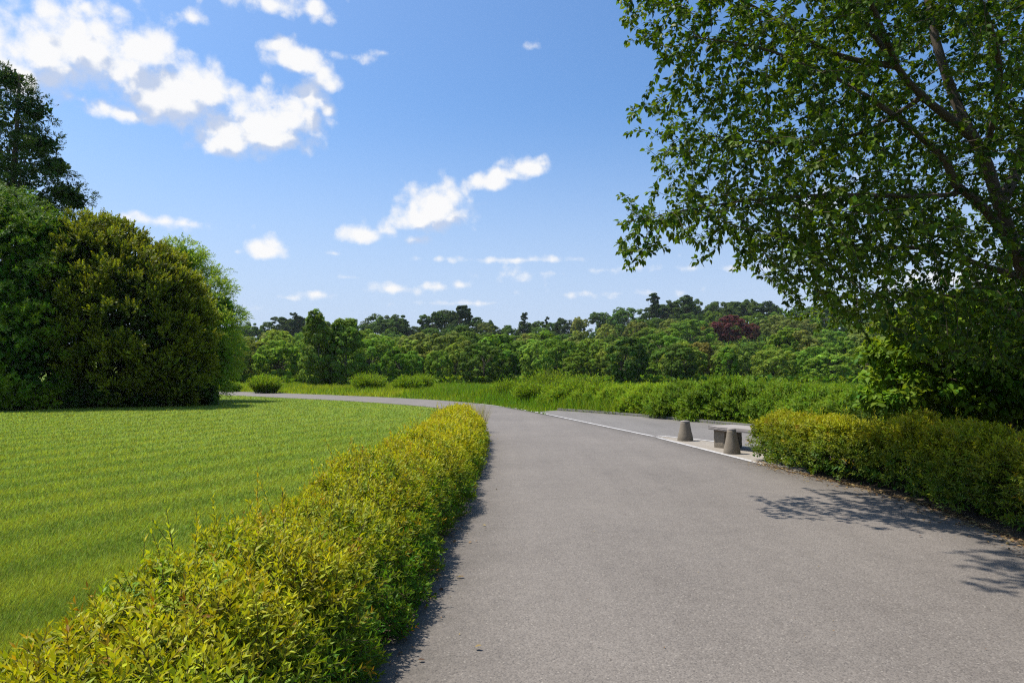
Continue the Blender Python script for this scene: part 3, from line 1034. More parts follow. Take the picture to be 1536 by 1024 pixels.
def blob(x, y, d_, rx, rz, ry=None):
    """crown lobe seen round x, y at distance d_, half width rx and half height rz in photograph pixels"""
    c = P(x, y, d_)
    s_ = d_ / 1024
    return [*c, rx * s_, (ry if ry else rx) * s_, rz * s_]


# --- right: shade shrub below the overhanging tree
plant('maple_tree', 'low spreading tree in deep shade at the right edge behind the green gold hedge', 'tree',
      [blob(1440, 550, 12.2, 95, 85), blob(1530, 530, 12.5, 130, 110), blob(1380, 535, 12.6, 65, 66), blob(1450, 480, 12.8, 80, 50), blob(1370, 595, 12.4, 60, 45), blob(1640, 520, 12.6, 120, 120)],
      420, (.22, .42), 60, OVATE, .125, M['shrub'], 31, trunk=(np.array([9.6, 12.8, 0]), np.array([8.2, 12.6, 2.7]), .12), nlimb=60, flat_=.45, droop=.25, upn=1.0, fill=.35, young=(.30, .22))
sp = [blob(1335, 520, 13.6, 28, 14), blob(1345, 548, 13.5, 26, 12), blob(1316, 502, 13.7, 16, 9), blob(1375, 495, 13.6, 30, 14), blob(1330, 570, 13.6, 24, 12), blob(1405, 525, 13.6, 26, 14), blob(1360, 470, 13.8, 26, 12)]
plant('sapling_tree', 'bright yellow green sapling branches catching the sun at the left tip of the shaded tree', 'tree', sp, 60, (.12, .24), 36, OVATE, .125, M['weed'], 32,
      trunk=(np.array([9.2, 14.0, 0]), np.array([8.2, 13.7, 2.0]), .035), nlimb=30, flat_=.5, droop=.2, upn=.9, young=(.72, .2))

# --- left group of trees and shrubs
plant('pale_tree', 'light green tree whose top shows just above the golden yew', 'tree',
      [blob(160, 375, 41, 48, 46), blob(195, 400, 41, 40, 44), blob(120, 400, 42, 60, 60), blob(215, 430, 41, 35, 50)],
      110, (.4, .7), 70, SPRAY, .30, M['shrub'], 43, trunk=(P(165, 590, 42) * [1, 1, 0], P(160, 350, 42), .2), nlimb=30, flat_=.7, upn=.6, young=(.7, .2))


def sprig_plant(name, label, cat, lobes, org, n, rr, per, up, grow, slen, k, leaf, wid, tpl, a0, a1, mat, seed, ymean, ytip, core, trunk, nlimb=60, bow=0.0, fill=.12, flat_=.8, bark='bark', loose=.55, whorl=1, group=None):
    """plant whose lumps are made of leafy shoots pointing out and along `grow`"""
    rng = np.random.default_rng(seed)
    B = np.array(lobes)
    B[:, :3] -= org
    C_, R_, N_ = clumps_on(rng, B, n, rr[0], rr[1], fill)
    ci = np.repeat(np.arange(len(C_)), per)
    m = len(ci)
    ax_ = nrmz(N_[ci] * up + np.array(grow))
    v = nrmz(rng.normal(0, 1, (m, 3)) + ax_ * .6)
    hgt = rng.uniform(-.3, 1, m)
    pos = C_[ci] + v * (R_[ci] * loose)[:, None] * np.array([1, 1, flat_]) + ax_ * (R_[ci] * hgt * .6)[:, None]
    pos[:, 2] = np.maximum(pos[:, 2], .1)
    dd_ = nrmz(ax_ + v * .6 + rng.normal(0, .25, (m, 3)))
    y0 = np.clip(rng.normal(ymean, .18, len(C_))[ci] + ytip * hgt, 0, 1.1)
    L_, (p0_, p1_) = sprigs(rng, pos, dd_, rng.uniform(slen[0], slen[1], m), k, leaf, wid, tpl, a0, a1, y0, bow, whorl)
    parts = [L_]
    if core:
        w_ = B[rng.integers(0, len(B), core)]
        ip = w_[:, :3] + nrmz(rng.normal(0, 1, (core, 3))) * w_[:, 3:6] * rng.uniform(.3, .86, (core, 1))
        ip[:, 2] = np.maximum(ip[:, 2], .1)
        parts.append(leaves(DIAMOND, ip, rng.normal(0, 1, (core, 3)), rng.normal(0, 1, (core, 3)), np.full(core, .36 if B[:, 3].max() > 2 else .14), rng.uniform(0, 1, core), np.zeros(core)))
    tree = 'tree' in name
    root = thing(name, label, cat, org, group)
    link('trunk' if tree else 'stems', mesh(name + '_trunk', limbs_to(rng, (0, 0, 0), trunk[0], C_, trunk[1], nlimb), M[bark]), root)
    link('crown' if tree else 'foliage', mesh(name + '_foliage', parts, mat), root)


sprig_plant('yew_bush', 'large dome of golden olive yew foliage at the back of the lawn', 'shrub',
            [blob(160, 470, 34, 92, 140, 100), blob(205, 495, 33.6, 100, 122, 90), blob(254, 515, 34, 56, 95, 75), blob(272, 548, 33.8, 32, 54, 60), blob(110, 500, 34, 70, 125, 80), blob(130, 375, 34.2, 46, 44), blob(240, 420, 34, 30, 40)],
            P(185, 600, 34) * [1, 1, 0], 640, (.30, .55), 26, .75, (.2, 0, .8), (.22, .46), 9, .17, 1.0, DIAMOND, 55, 15, M['yew'], 44, .36, .42, 14000, ((-.6, 0, 7), .22))
sprig_plant('broadleaf_shrub', 'tall green broadleaf shrub with glossy leaf whorls at the left edge of the lawn', 'shrub',
            [blob(15, 400, 32, 78, 100), blob(40, 470, 31.5, 62, 110), blob(25, 540, 31, 70, 75), blob(-80, 440, 32, 110, 150), blob(70, 360, 32.3, 34, 40), blob(-10, 330, 32.5, 60, 50)],
            P(10, 615, 32.5) * [1, 1, 0], 420, (.34, .6), 16, .9, (.1, -.1, .25), (.16, .30), 9, .20, 1.3, LANCE, 75, 45, M['shrub'], 45, .40, .30, 9000, ((0, 0, 7.5), .16), bow=.25, fill=.2, flat_=.6, loose=.9)
sprig_plant('pale_tree', 'light green feathery tree at the right end of the left shrubs, beside the road bend', 'tree',
            [blob(283, 465, 40, 52, 86), blob(315, 495, 39.5, 36, 66), blob(328, 540, 39, 22, 46), blob(255, 430, 41, 45, 55), blob(300, 540, 39, 45, 50), blob(334, 466, 39.5, 16, 22), blob(270, 390, 40.5, 26, 20)],
            P(300, 590, 40.5) * [1, 1, 0], 260, (.34, .66), 22, .8, (.15, 0, .25), (.3, .55), 10, .19, 1.2, LANCE, 65, 30, M['pale_tree'], 42, .50, .35, 5000, ((-.5, 0, 7), .16), bow=.3, fill=.25, flat_=.65, loose=.9)
sprig_plant('conifer_tree', 'tall dark tree with layered sprays rising behind the shrubs at the left edge', 'tree',
            [blob(5, 170, 44, 45, 45), blob(50, 165, 44, 26, 22), blob(20, 235, 44, 60, 40), blob(62, 215, 43.5, 26, 18), blob(40, 280, 44, 66, 42), blob(98, 290, 43.5, 30, 12), blob(85, 250, 43.6, 20, 12), blob(-60, 220, 44.5, 90, 110), blob(10, 330, 44, 100, 40), blob(15, 118, 44, 22, 14), blob(112, 303, 43.6, 16, 8)],
            P(-5, 590, 44) * [1, 1, 0], 560, (.24, .50), 17, .9, (.1, 0, .15), (.25, .5), 9, .20, 1.3, LANCE, 65, 30, M['dark_tree'], 41, .40, .35, 3500, ((.7, 0, 21.0), .38), nlimb=45, bow=.2, fill=.3, flat_=.5, loose=.9)


# --- shrubs behind the kerb
rngs = np.random.default_rng(50)
row = [(862, 594, 32, 34, 17, 'weed', 'low light'), (905, 593, 30.5, 36, 20, 'weed', 'feathery light'), (945, 594, 29, 36, 22, 'weed', 'bushy light'), (985, 596, 26.5, 34, 22, 'weed', 'loose leafy'), (1035, 594, 24.5, 40, 25, 'shrub', 'dense glossy'), (1090, 592, 23, 46, 29, 'shrub', 'tall glossy'), (1145, 596, 22, 48, 29, 'shrub', 'broad glossy'),
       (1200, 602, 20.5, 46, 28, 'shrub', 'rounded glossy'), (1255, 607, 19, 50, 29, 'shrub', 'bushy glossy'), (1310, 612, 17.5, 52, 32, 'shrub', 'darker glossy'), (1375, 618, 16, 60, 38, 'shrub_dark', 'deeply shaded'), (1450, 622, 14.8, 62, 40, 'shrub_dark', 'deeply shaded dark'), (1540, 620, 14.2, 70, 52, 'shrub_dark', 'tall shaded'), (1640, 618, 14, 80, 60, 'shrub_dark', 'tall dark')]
ords = ['first', 'second', 'third', 'fourth', 'fifth', 'sixth', 'seventh', 'eighth', 'ninth', 'tenth', 'eleventh', 'twelfth', 'thirteenth', 'fourteenth']
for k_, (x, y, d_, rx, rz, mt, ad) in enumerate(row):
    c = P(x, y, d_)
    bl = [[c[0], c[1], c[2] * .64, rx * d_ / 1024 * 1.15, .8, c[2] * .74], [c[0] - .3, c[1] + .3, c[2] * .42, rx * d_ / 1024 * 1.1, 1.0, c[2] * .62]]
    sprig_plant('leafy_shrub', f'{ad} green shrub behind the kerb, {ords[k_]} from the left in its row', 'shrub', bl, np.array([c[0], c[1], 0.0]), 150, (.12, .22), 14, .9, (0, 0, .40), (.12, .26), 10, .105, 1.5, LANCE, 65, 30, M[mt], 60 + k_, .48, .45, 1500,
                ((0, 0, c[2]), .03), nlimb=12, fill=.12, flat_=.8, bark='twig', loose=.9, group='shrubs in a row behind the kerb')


und = [(20, 603, 30.4, 'pale leaved'), (62, 600, 31.2, 'pale flowering'), (110, 598, 31.9, 'dark glossy'), (155, 596, 32.4, 'dark'), (200, 594, 33, 'low dark'), (248, 592, 33.6, 'spreading dark'), (290, 589, 34.4, 'small dark'), (-40, 606, 30, 'dark')]
for k_, (x, y, d_, ad) in enumerate(und):
    c = P(x, y, d_); c[2] = .45
    plant('laurel_bush', f'{ad} laurel bush below the tall left shrubs, ' + ('cut by the left photo edge' if k_ == 7 else f'{ords[k_]} from the left'), 'shrub', [[c[0], c[1], .45, .95, .7, .62], [c[0] + .4, c[1] + .2, .4, .8, .7, .55]],
          42, (.2, .34), 34, BROAD, .22, M['weed'] if k_ in (0, 1) else M['shrub_dark'], 80 + k_, bark='twig', trunk=(np.array([c[0], c[1], 0]), np.array([c[0], c[1], .8]), .03),
          group='laurel bushes along the back of the lawn', nlimb=8, upn=.6, droop=.1, young=(.4, .25))

# --- tufts and bushes along the road bend
tufts = [(398, 585, 55.5, 18, 20, 'dense grassy bush on the lawn side of the pale road bend'), (553, 580, 60, 22, 18, 'rounded leafy bush on the meadow side of the road bend'),
         (612, 580, 58, 17, 14, 'loose weedy bush right of the rounded bush'), (632, 575, 64, 12, 12, 'small dark bush behind the loose weedy bush'), (345, 584, 60, 14, 10, 'low bush where the road vanishes behind the pale tree'),
         (742, 592, 44, 20, 10, 'small pale weedy bush left of the taller verge weeds'), (770, 587, 42, 26, 17, 'light green weedy bush at the road verge'), (800, 588, 36, 24, 14, 'low spreading weedy bush on the verge'), (826, 578, 38, 26, 22, 'dark centred leafy bush on the verge'), (850, 592, 33, 28, 18, 'bright grassy bush at the start of the kerb'), (880, 588, 32, 30, 22, 'grassy bush beside the kerb'),
         (790, 597, 38, 18, 10, 'low grassy bush close to the white line')]
for k_, (x, y, d_, rx, rz, lab) in enumerate(tufts):
    rng = np.random.default_rng(110 + k_)
    c = P(x, y, d_); s_ = d_ / 1024
    top_h = max(.5, (c[2] + rz * s_) * 1.1)
    org = np.array([c[0], c[1], 0.0])
    n_ = 700
    rad_ = rx * s_
    ang = rng.uniform(0, 6.28, n_); q_ = np.sqrt(rng.uniform(0, 1, n_)) * rad_ * .75
    base = np.c_[np.cos(ang) * q_, np.sin(ang) * q_, rng.uniform(0, .25, n_) * top_h]
    dd_ = np.c_[np.cos(ang) * q_ / rad_ * 1.0, np.sin(ang) * q_ / rad_ * 1.0, np.ones(n_)] + rng.normal(0, .25, (n_, 3))
    ln_ = top_h * rng.uniform(.45, .95, n_) * (1 - .35 * (q_ / rad_) ** 2)
    L_, (p0_, p1_) = sprigs(rng, base, dd_, ln_, 14, .26 if d_ > 45 else .20, 1.2, LANCE, 60, 18, rng.uniform(.2, .8, n_))
    root = thing('leafy_bush', lab, 'bush', org, 'bushes along the road bend')
    link('stems', mesh('bush_stems', [stems(p0_, p1_, .008, .003)], M['twig']), root)
    link('foliage', mesh('bush_foliage', [L_], M['weed']), root)

# dry grass tuft at the end of the left hedge
rng = np.random.default_rng(140)
n_ = 420
ang = rng.uniform(0, 6.28, n_); q_ = np.sqrt(rng.uniform(0, 1, n_)) * .42
bp = np.c_[np.cos(ang) * q_ * 1.0, np.sin(ang) * q_, np.zeros(n_)]
hh = rng.uniform(.6, .98, n_)
part = blades(rng, bp, hh, np.full(n_, .011), np.clip(rng.normal(.25, .12, n_), 0, .6), ang + rng.normal(0, .5, n_), rng.uniform(0, 1, n_), rng.uniform(0, 1, n_))
root = thing('grass_tuft', 'tuft of dry yellow grass stalks at the far end of the golden hedge', 'grass', (-1.15, 18.7, 0))
link('blades', mesh('tuft_blades', [part], M['dry']), root)

# ------------------------------------------------------------------ bollards and bench
def lathe(profile, k=28, wob=None):
    V_, F_ = [], []
    m = len(profile)
    for (r_, z_) in profile:
        for q in range(k):
            a_ = 2 * PI * q / k
            w_ = 1 + (wob(a_, z_) if wob else 0)
            V_.append((math.cos(a_) * r_ * w_, math.sin(a_) * r_ * w_, z_))
    for i_ in range(m - 1):
        for q in range(k):
            F_.append((i_ * k + q, i_ * k + (q + 1) % k, (i_ + 1) * k + (q + 1) % k, (i_ + 1) * k + q))
    c0 = len(V_)
    V_.append((0, 0, profile[-1][1] + .002))
    me = bpy.data.meshes.new('lathe')
    F2 = [((m - 1) * k + q, (m - 1) * k + (q + 1) % k, c0) for q in range(k)]
    me.from_pydata(V_, [], F_ + F2)
    me.update(); me.shade_smooth()
    return me


def bollard(px_, py_, label, h_, rb, rt, rot):
    g_ = G(px_, py_)
    root = thing('concrete_bollard', label, 'bollard', (g_[0], g_[1], .012), 'tapered bollards by the bench')
    root.rotation_euler = (0, 0, rot)
    wob = lambda a_, z_: .012 * math.sin(3 * a_ + z_ * 9) + .008 * math.sin(7 * a_)
    me = lathe([(rb * .985, 0), (rb, .015), (rb * .93, .12), (rt + (rb - rt) * .45, h_ * .5), (rt * 1.06, h_ * .86), (rt, h_ - .03)], 28, wob)
    me.materials.append(M['concrete'])
    link('body', me, root)
    me = lathe([(rt * 1.02, h_ - .032), (rt * 1.03, h_ - .018), (rt * .96, h_ - .004), (rt * .6, h_)], 28, wob)
    me.materials.append(M['slab'])
    link('cap', me, root)


bollard(1028, 661.5, 'squat tapered concrete bollard standing apart, left of the stone bench', .475, .185, .105, .3)
bollard(1098, 681, 'tapered concrete bollard in front of the stone bench, by the hedge end', .50, .165, .085, 1.7)


def bevel_box(sx, sy, sz, b, mat, seed=0, jit=.004):
    import bmesh
    bm = bmesh.new()
    bmesh.ops.create_cube(bm, size=1)
    for v in bm.verts:
        v.co = Vector((v.co.x * sx, v.co.y * sy, (v.co.z + .5) * sz))
    bmesh.ops.subdivide_edges(bm, edges=bm.edges[:], cuts=5, use_grid_fill=True)
    r_ = random.Random(seed)
    for v in bm.verts:
        v.co += Vector((r_.uniform(-jit, jit), r_.uniform(-jit, jit), r_.uniform(-jit, jit)))
        e_ = [abs(v.co.x) > sx / 2 - jit * 2.5, abs(v.co.y) > sy / 2 - jit * 2.5, v.co.z > sz - jit * 2.5 or v.co.z < jit * 2.5]
        if sum(e_) >= 2:
            v.co.x *= 1 - b / sx * (e_[0]); v.co.y *= 1 - b / sy * (e_[1])
    me = bpy.data.meshes.new('block')
    bm.to_mesh(me); bm.free()
    me.materials.append(mat)
    return me


pa, pb = P(1059, 643.6, 14.85), P(1166, 652, 13.3)
ang = math.atan2(pb[1] - pa[1], pb[0] - pa[0])
bl = math.hypot(pb[0] - pa[0], pb[1] - pa[1]) + .2
mid = (pa + pb) / 2
nrm_ = np.array([-math.sin(ang), math.cos(ang)])
bc = mid[:2] + nrm_ * .34
bench = thing('stone_bench', 'weathered stone slab bench half hidden by the end of the right hedge', 'bench', (bc[0], bc[1], .012))
bench.rotation_euler = (0, 0, ang)
seat = link('seat', bevel_box(bl - .35, .74, .08, .012, M['slab'], 1), bench, (0, 0, .385))
for sx in (-bl / 2 + .40, bl / 2 - .40):
    lg = link('leg', bevel_box(.30, .56, .382, .012, M['concrete'], 2 + int(sx > 0)), bench, (sx, 0, 0))
# ------------------------------------------------------------------ the wood beyond the meadow
def proto(kind, seed):
    """one tree at the origin: (trunk mesh, crown mesh, height)"""
    rng = np.random.default_rng(seed)
    kw = dict(flat_=.85, upn=.5, fill=.15, young=(.42, .22), out=.25, aligned=1.0)
    tpl, size, per, n, rr = SPRAY, .34, 52, 120, (.5, 1.0)
    if kind == 'round':
        H = 9.0; w = rng.uniform(3.3, 4.2)
        bl = [[0, 0, 5.0, w, w, 3.9], [w * .45, .3, 3.8, w * .65, w * .65, 2.9], [-w * .5, -.3, 3.6, w * .6, w * .6, 2.8], [rng.uniform(-1, 1), 0, 6.6, w * .6, w * .6, 2.3]]
    elif kind == 'tall':
        H = 10.5; w = rng.uniform(2.5, 3.1)
        bl = [[0, 0, 5.6, w, w, 4.6], [.6, .2, 8.0, w * .62, w * .62, 2.3], [-.9, 0, 3.6, w * .8, w * .8, 3.0], [1.1, 0, 4.4, w * .7, w * .7, 2.6]]
    elif kind == 'willow':
        H = 8.0; w = rng.uniform(3.8, 4.6)
        bl = [[0, 0, 4.2, w, w, 3.6], [w * .4, 0, 4.4, w * .6, w * .6, 3.2], [-w * .45, 0, 3.4, w * .6, w * .6, 3.0]]
        size, per, n, rr = .27, 75, 125, (.4, .85); kw.update(upn=.3, droop=.3, fill=.15)
    elif kind == 'bush':
        H = 4.2; w = rng.uniform(2.5, 3.2)
        bl = [[0, 0, 1.9, w, w, 2.2], [w * .5, 0, 1.5, w * .6, w * .6, 1.6], [-w * .5, 0, 1.6, w * .6, w * .6, 1.8]]
        size, per, n, rr = .29, 55, 90, (.35, .7)
    elif kind == 'birch':
        H = 10.0; w = 1.75
        bl = [[0, 0, 4.6, w, w, 4.2], [.2, 0, 7.6, w * .75, w * .75, 2.1], [-.5, 0, 2.6, w * 1.05, w, 2.4], [.8, .1, 3.0, w * .8, w * .8, 2.4]]
        size, per, n, rr = .26, 60, 130, (.45, .8); kw.update(fill=.4, flat_=.9, droop=.15, upn=.4)
    elif kind == 'pine':
        H = 13.0
        bl = []
        for q in range(8):
            z_ = 6.0 + q * .95; a_ = q * 2.4
            r_ = rng.uniform(1.4, 2.3) * (1.15 - q * .075)
            bl.append([math.cos(a_) * r_ * .62, math.sin(a_) * r_ * .62, z_, r_, r_, .55])
        size, per, n, rr = .40, 55, 75, (.45, .85); kw.update(flat_=.5, upn=.9, fill=.3)
    elif kind == 'open':
        H = 10.5; bl = []
        for q in range(9):
            a_ = q * 2.4; r_ = rng.uniform(1.3, 2.1); z_ = 4.6 + rng.uniform(0, 4.4)
            bl.append([math.cos(a_) * 2.3, math.sin(a_) * 2.3, z_, r_, r_, r_ * .7])
        size, per, n, rr = .34, 55, 110, (.45, .85); kw.update(flat_=.65, upn=.7, fill=.3)
    C_, R_, N_ = clumps_on(rng, bl, n, rr[0], rr[1], kw.pop('fill'))
    L_ = clump_leaves(rng, C_, R_, N_, per, tpl, size, **kw)
    r0 = {'bush': .10, 'birch': .11, 'pine': .24}.get(kind, .20)
    tr = limbs_to(rng, (0, 0, 0), (rng.uniform(-.3, .3), rng.uniform(-.3, .3), H * (.95 if kind in ('pine', 'birch') else .8)), C_, r0, 26, 4)
    ct = L_[0][:, 2].max()
    return mesh(kind + '_trunk', tr, M['bark_grey' if kind == 'birch' else 'bark']), mesh(kind + '_crown', [L_], M['far_leaf']), ct


PROTO = {}
for kind, cnt in (('round', 4), ('tall', 3), ('willow', 3), ('bush', 3), ('birch', 2), ('pine', 3), ('open', 3)):
    PROTO[kind] = [proto(kind, 200 + 17 * q + len(kind) * 3 + ord(kind[0])) for q in range(cnt)]

NAMEOF = {'round': 'broadleaf_tree', 'tall': 'broadleaf_tree', 'willow': 'willow_tree', 'bush': 'wild_bush', 'birch': 'birch_tree', 'pine': 'pine_tree', 'open': 'broadleaf_tree'}
CATOF = {'round': 'tree', 'tall': 'tree', 'willow': 'tree', 'bush': 'bush', 'birch': 'tree', 'pine': 'tree', 'open': 'tree'}
RW = np.random.default_rng(300)


def far_tree(kind, x, y, height, color, label, group, widen=1.0, var=None):
    pr = PROTO[kind][RW.integers(0, len(PROTO[kind])) if var is None else var]
    s_ = height / pr[2]
    root = thing(NAMEOF[kind], label, CATOF[kind], (x, y, float(terr(x, y)) - .1), group)
    root.rotation_euler = (0, 0, RW.uniform(0, 6.28))
    root.scale = (s_ * widen, s_ * widen, s_)
    a_ = link('trunk' if kind != 'bush' else 'stems', pr[0], root)
    b_ = link('crown' if kind != 'bush' else 'foliage', pr[1], root)
    b_.color = (*color, 1)
    return root


TONES = {'bright green': (.085, .145, .024), 'mid green': (.058, .118, .016), 'olive green': (.078, .118, .022), 'sage green': (.088, .125, .036), 'dark green': (.032, .064, .018),
         'deep green': (.040, .082, .018), 'brownish green': (.072, .080, .024), 'fresh green': (.082, .138, .026), 'blackish green': (.022, .042, .016)}


def tone(nm):
    c = np.array(TONES[nm]) * RW.uniform(.72, 1.18) * np.array([RW.uniform(.9, 1.1), 1, RW.uniform(.85, 1.15)])
    return tuple(c)


SKYT = np.array([(300, 492), (370, 488), (410, 484), (440, 482), (520, 484), (560, 482), (590, 475), (620, 488), (650, 476), (690, 466), (730, 484), (760, 488), (800, 484), (840, 482), (865, 488), (900, 471), (945, 467),
                 (975, 462), (1005, 458), (1035, 452), (1065, 462), (1100, 455), (1140, 454), (1180, 460), (1230, 462), (1400, 468)], float)
PROF = np.array([(300, 520), (450, 515), (560, 505), (700, 505), (800, 500), (900, 492), (1000, 485), (1150, 480), (1400, 480)], float)


def zone(u):
    for lim, nm in ((455, 'left of the two birches'), (560, 'behind the two birches'), (680, 'just right of the two birches'), (800, 'left of the middle'), (920, 'in the middle'), (1040, 'below the ridge pines'), (1160, 'around the copper trees')):
        if u < lim:
            return nm
    return 'half hidden by the overhanging tree'


# landmark trees first
def at_px(u, y_):
    return (u - 768) / 1024 * y_


def h_for(u, ytop, d_):
    return float(P(u, ytop, d_)[2] - terr(at_px(u, d_), d_))


mark = []


def landmark(kind, u, ytop, d_, color, label, group, widen=1.0, var=None):
    x = at_px(u, d_)
    mark.append((x, d_))
    return far_tree(kind, x, d_, h_for(u, ytop, d_), color, label, group, widen, var)


landmark('birch', 478, 461, 76, (.060, .110, .022), 'tall wispy birch standing in front of the wood at the meadow edge', 'birches at the meadow edge', 1.0, 0)
landmark('birch', 520, 474, 77, (.058, .112, .022), 'fuller birch beside the tall wispy birch at the meadow edge', 'birches at the meadow edge', 1.25, 1)
landmark('round', 1096, 471, 215, (.050, .018, .026), 'large dark purple copper beech halfway up the wooded slope', 'copper beeches', 1.55, 0)
landmark('round', 1130, 484, 219, (.056, .026, .028), 'smaller reddish copper beech just right of the large purple one', 'copper beeches', 1.15, 1)
landmark('open', 688, 457, 300, TONES['blackish green'], 'tallest dark open tree on the skyline left of the middle', 'skyline trees', .8, 0)
landmark('open', 592, 472, 310, TONES['dark green'], 'wide dark umbrella shaped tree on the left skyline', 'skyline trees', 1.25, 1)
landmark('open', 648, 467, 312, TONES['dark green'], 'rounded dark tree on the skyline beside the tallest dark open tree', 'skyline trees', .9, 2)
landmark('pine', 982, 438, 305, TONES['blackish green'], 'scraggy tall pine spiking above the right ridge', 'ridge pines', .9, 0)
landmark('pine', 1030, 441, 308, TONES['blackish green'], 'broad dark pine on the right ridge next to the scraggy pine', 'ridge pines', 1.35, 1)
landmark('pine', 1008, 452, 312, TONES['blackish green'], 'shorter dark pine between the two tallest ridge pines', 'ridge pines', 1.1, 2)
landmark('pine', 786, 468, 315, TONES['blackish green'], 'thin dark pine poking above the skyline in the middle', 'ridge pines', .8, 0)
landmark('pine', 820, 474, 318, TONES['blackish green'], 'spindly small pine on the skyline right of the thin dark pine', 'ridge pines', .6, 1)
landmark('pine', 868, 476, 320, TONES['blackish green'], 'flat topped little pine on the skyline before the right ridge rises', 'ridge pines', .75, 2)
landmark('pine', 441, 468, 305, TONES['blackish green'], 'narrow dark pine above the trees left of the two birches', 'ridge pines', .7, 2)
landmark('pine', 1068, 457, 315, TONES['blackish green'], 'slim dark pine right of the broad ridge pine', 'ridge pines', .7, 1)
landmark('pine', 1122, 448, 320, TONES['dark green'], 'tall dark pine on the ridge above the copper beeches', 'ridge pines', 1.1, 0)
landmark('open', 873, 505, 150, TONES['olive green'], 'slender open tree with a bare trunk showing in the middle of the wood', None, .65, 1)

rows = [92, 100, 109, 119, 131, 144, 159, 175, 193, 212, 232, 252, 273, 295, 318, 338]
nth = lambda k_: ords[k_] if k_ < 14 else ['fifteenth', 'sixteenth', 'seventeenth', 'eighteenth', 'nineteenth', 'twentieth', 'twenty-first', 'twenty-second', 'twenty-third', 'twenty-fourth', 'twenty-fifth', 'twenty-sixth', 'twenty-seventh', 'twenty-eighth', 'twenty-ninth', 'thirtieth', 'thirty-first', 'thirty-second', 'thirty-third', 'thirty-fourth', 'thirty-fifth', 'thirty-sixth'][k_ - 14]
total = 0
for ri, d0 in enumerate(rows):
    sp_ = 6.6 + ri * .50
    u_step = sp_ * 1024 / d0
    u = 318 + RW.uniform(0, u_step)
    k_ = 0
    last = ri >= len(rows) - 2
    while u < 1420:
        y_ = d0 + RW.uniform(-.35, .35) * (rows[min(ri + 1, len(rows) - 1)] - d0 if ri < len(rows) - 1 else 16)
        x = at_px(u, y_)
        near_mark = any(abs(x - m_[0]) < 4.5 and -8 < y_ - m_[1] < 4 for m_ in mark[:4])
        if not near_mark:
            f = ri / (len(rows) - 1)
            if ri < 2:
                kind = RW.choice(['bush', 'round', 'round', 'willow', 'round', 'tall'])
                tn = RW.choice(['bright green', 'mid green', 'fresh green', 'deep green', 'mid green', 'mid green'])
                hgt = RW.uniform(4.4, 6.8) * (1 + .12 * ri)
                if u < 380:
                    hgt *= 1.15
            elif last:
                kind = RW.choice(['open', 'round', 'round', 'open', 'tall'])
                tn = RW.choice(['dark green', 'dark green', 'blackish green', 'deep green'])
                hgt = h_for(u, np.interp(u, SKYT[:, 0], SKYT[:, 1]) + RW.uniform(-9, 4), y_)
            else:
                kind = RW.choice(['round', 'willow', 'tall', 'round', 'willow', 'open', 'bush'])
                if f > .68:
                    tn = RW.choice(['dark green', 'deep green', 'deep green', 'mid green', 'sage green' if u < 950 else 'mid green'])
                elif u > 980:
                    tn = RW.choice(['mid green', 'sage green', 'bright green', 'fresh green', 'deep green', 'brownish green', 'mid green', 'mid green', 'sage green'])
                else:
                    tn = RW.choice(['mid green', 'sage green', 'olive green', 'fresh green', 'deep green', 'sage green', 'deep green', 'bright green', 'mid green'])
                hgt = RW.uniform(4.8, 8.8) * (1 + .35 * f)
                if 4 < ri < 13:
                    cap = h_for(u, np.interp(u, SKYT[:, 0], SKYT[:, 1]) + 14, y_)
                    hgt = min(hgt, max(4, cap))
                if abs(u - 1102) < 62 and y_ < 214:
                    hgt = min(hgt, max(3.0, h_for(u, 512, y_)))
                if kind == 'bush':
                    hgt *= .72
            noun = {'bush': 'bush', 'willow': 'willow-like tree', 'tall': 'upright tree', 'open': 'open-crowned tree', 'round': 'round-crowned tree'}[kind]
            if ri == 0:
                lab = f'{tn} {noun}, {nth(k_)} from the left along the wood front edge'; grp = 'trees along the front edge of the wood'
            elif last and ri == len(rows) - 1:
                lab = f'{tn} {noun}, {nth(k_)} from the left along the top of the ridge'; grp = 'trees along the top of the ridge'
            else:
                band = 'lower slope' if ri < 5 else ('middle slope' if ri < 10 else 'upper slope')
                lab = f'{tn} {noun} on the {band}, {zone(u)}'; grp = f'trees on the {band} of the wood, {zone(u)}'
            far_tree(kind, x, y_, hgt, tone(tn), lab, grp, RW.uniform(.85, 1.45))
            total += 1
            k_ += 1
        u += u_step * RW.uniform(.75, 1.3)
print('wood trees', total)

# pale clearing glimpsed on the slope left of the copper beeches
cu, cd = 1018, 206
cx_, cy_ = at_px(cu, cd), cd
ga = np.linspace(-3.0, 3.0, 7); gb = np.linspace(-7, 7, 9)
AX, AY = np.meshgrid(cx_ + ga, cy_ + gb)
AV = np.stack([AX, AY, terr(AX, AY) + .12], -1).reshape(-1, 3)
i_, j_ = np.meshgrid(np.arange(6), np.arange(8)); q_ = (j_ * 7 + i_).ravel()
structure('clearing_ground', mesh('clearing_ground', [(AV, np.stack([q_, q_ + 1, q_ + 8, q_ + 7], -1))], M['clearing']))

# ground cover under the wood
NU = 42000
du = 88 + 255 * RW.uniform(0, 1, NU) ** 1.6
uu = RW.uniform(300, 1430, NU)
xx = at_px(uu, du)
pos = np.c_[xx, du, terr(xx, du) + RW.uniform(0, 1.1, NU)]
L_ = leaves(SPRAY, pos, np.c_[RW.normal(0, .6, (NU, 2)), np.abs(RW.normal(.8, .4, NU))], RW.normal(0, .6, (NU, 3)) + [0, 0, .6], RW.uniform(.3, .55, NU) * (1 + du / 300), RW.uniform(0, 1, NU), RW.beta(2, 3, NU))
structure('undergrowth', mesh('undergrowth', [L_], M['shrub']), 'stuff', 'green undergrowth below the trees of the wood')

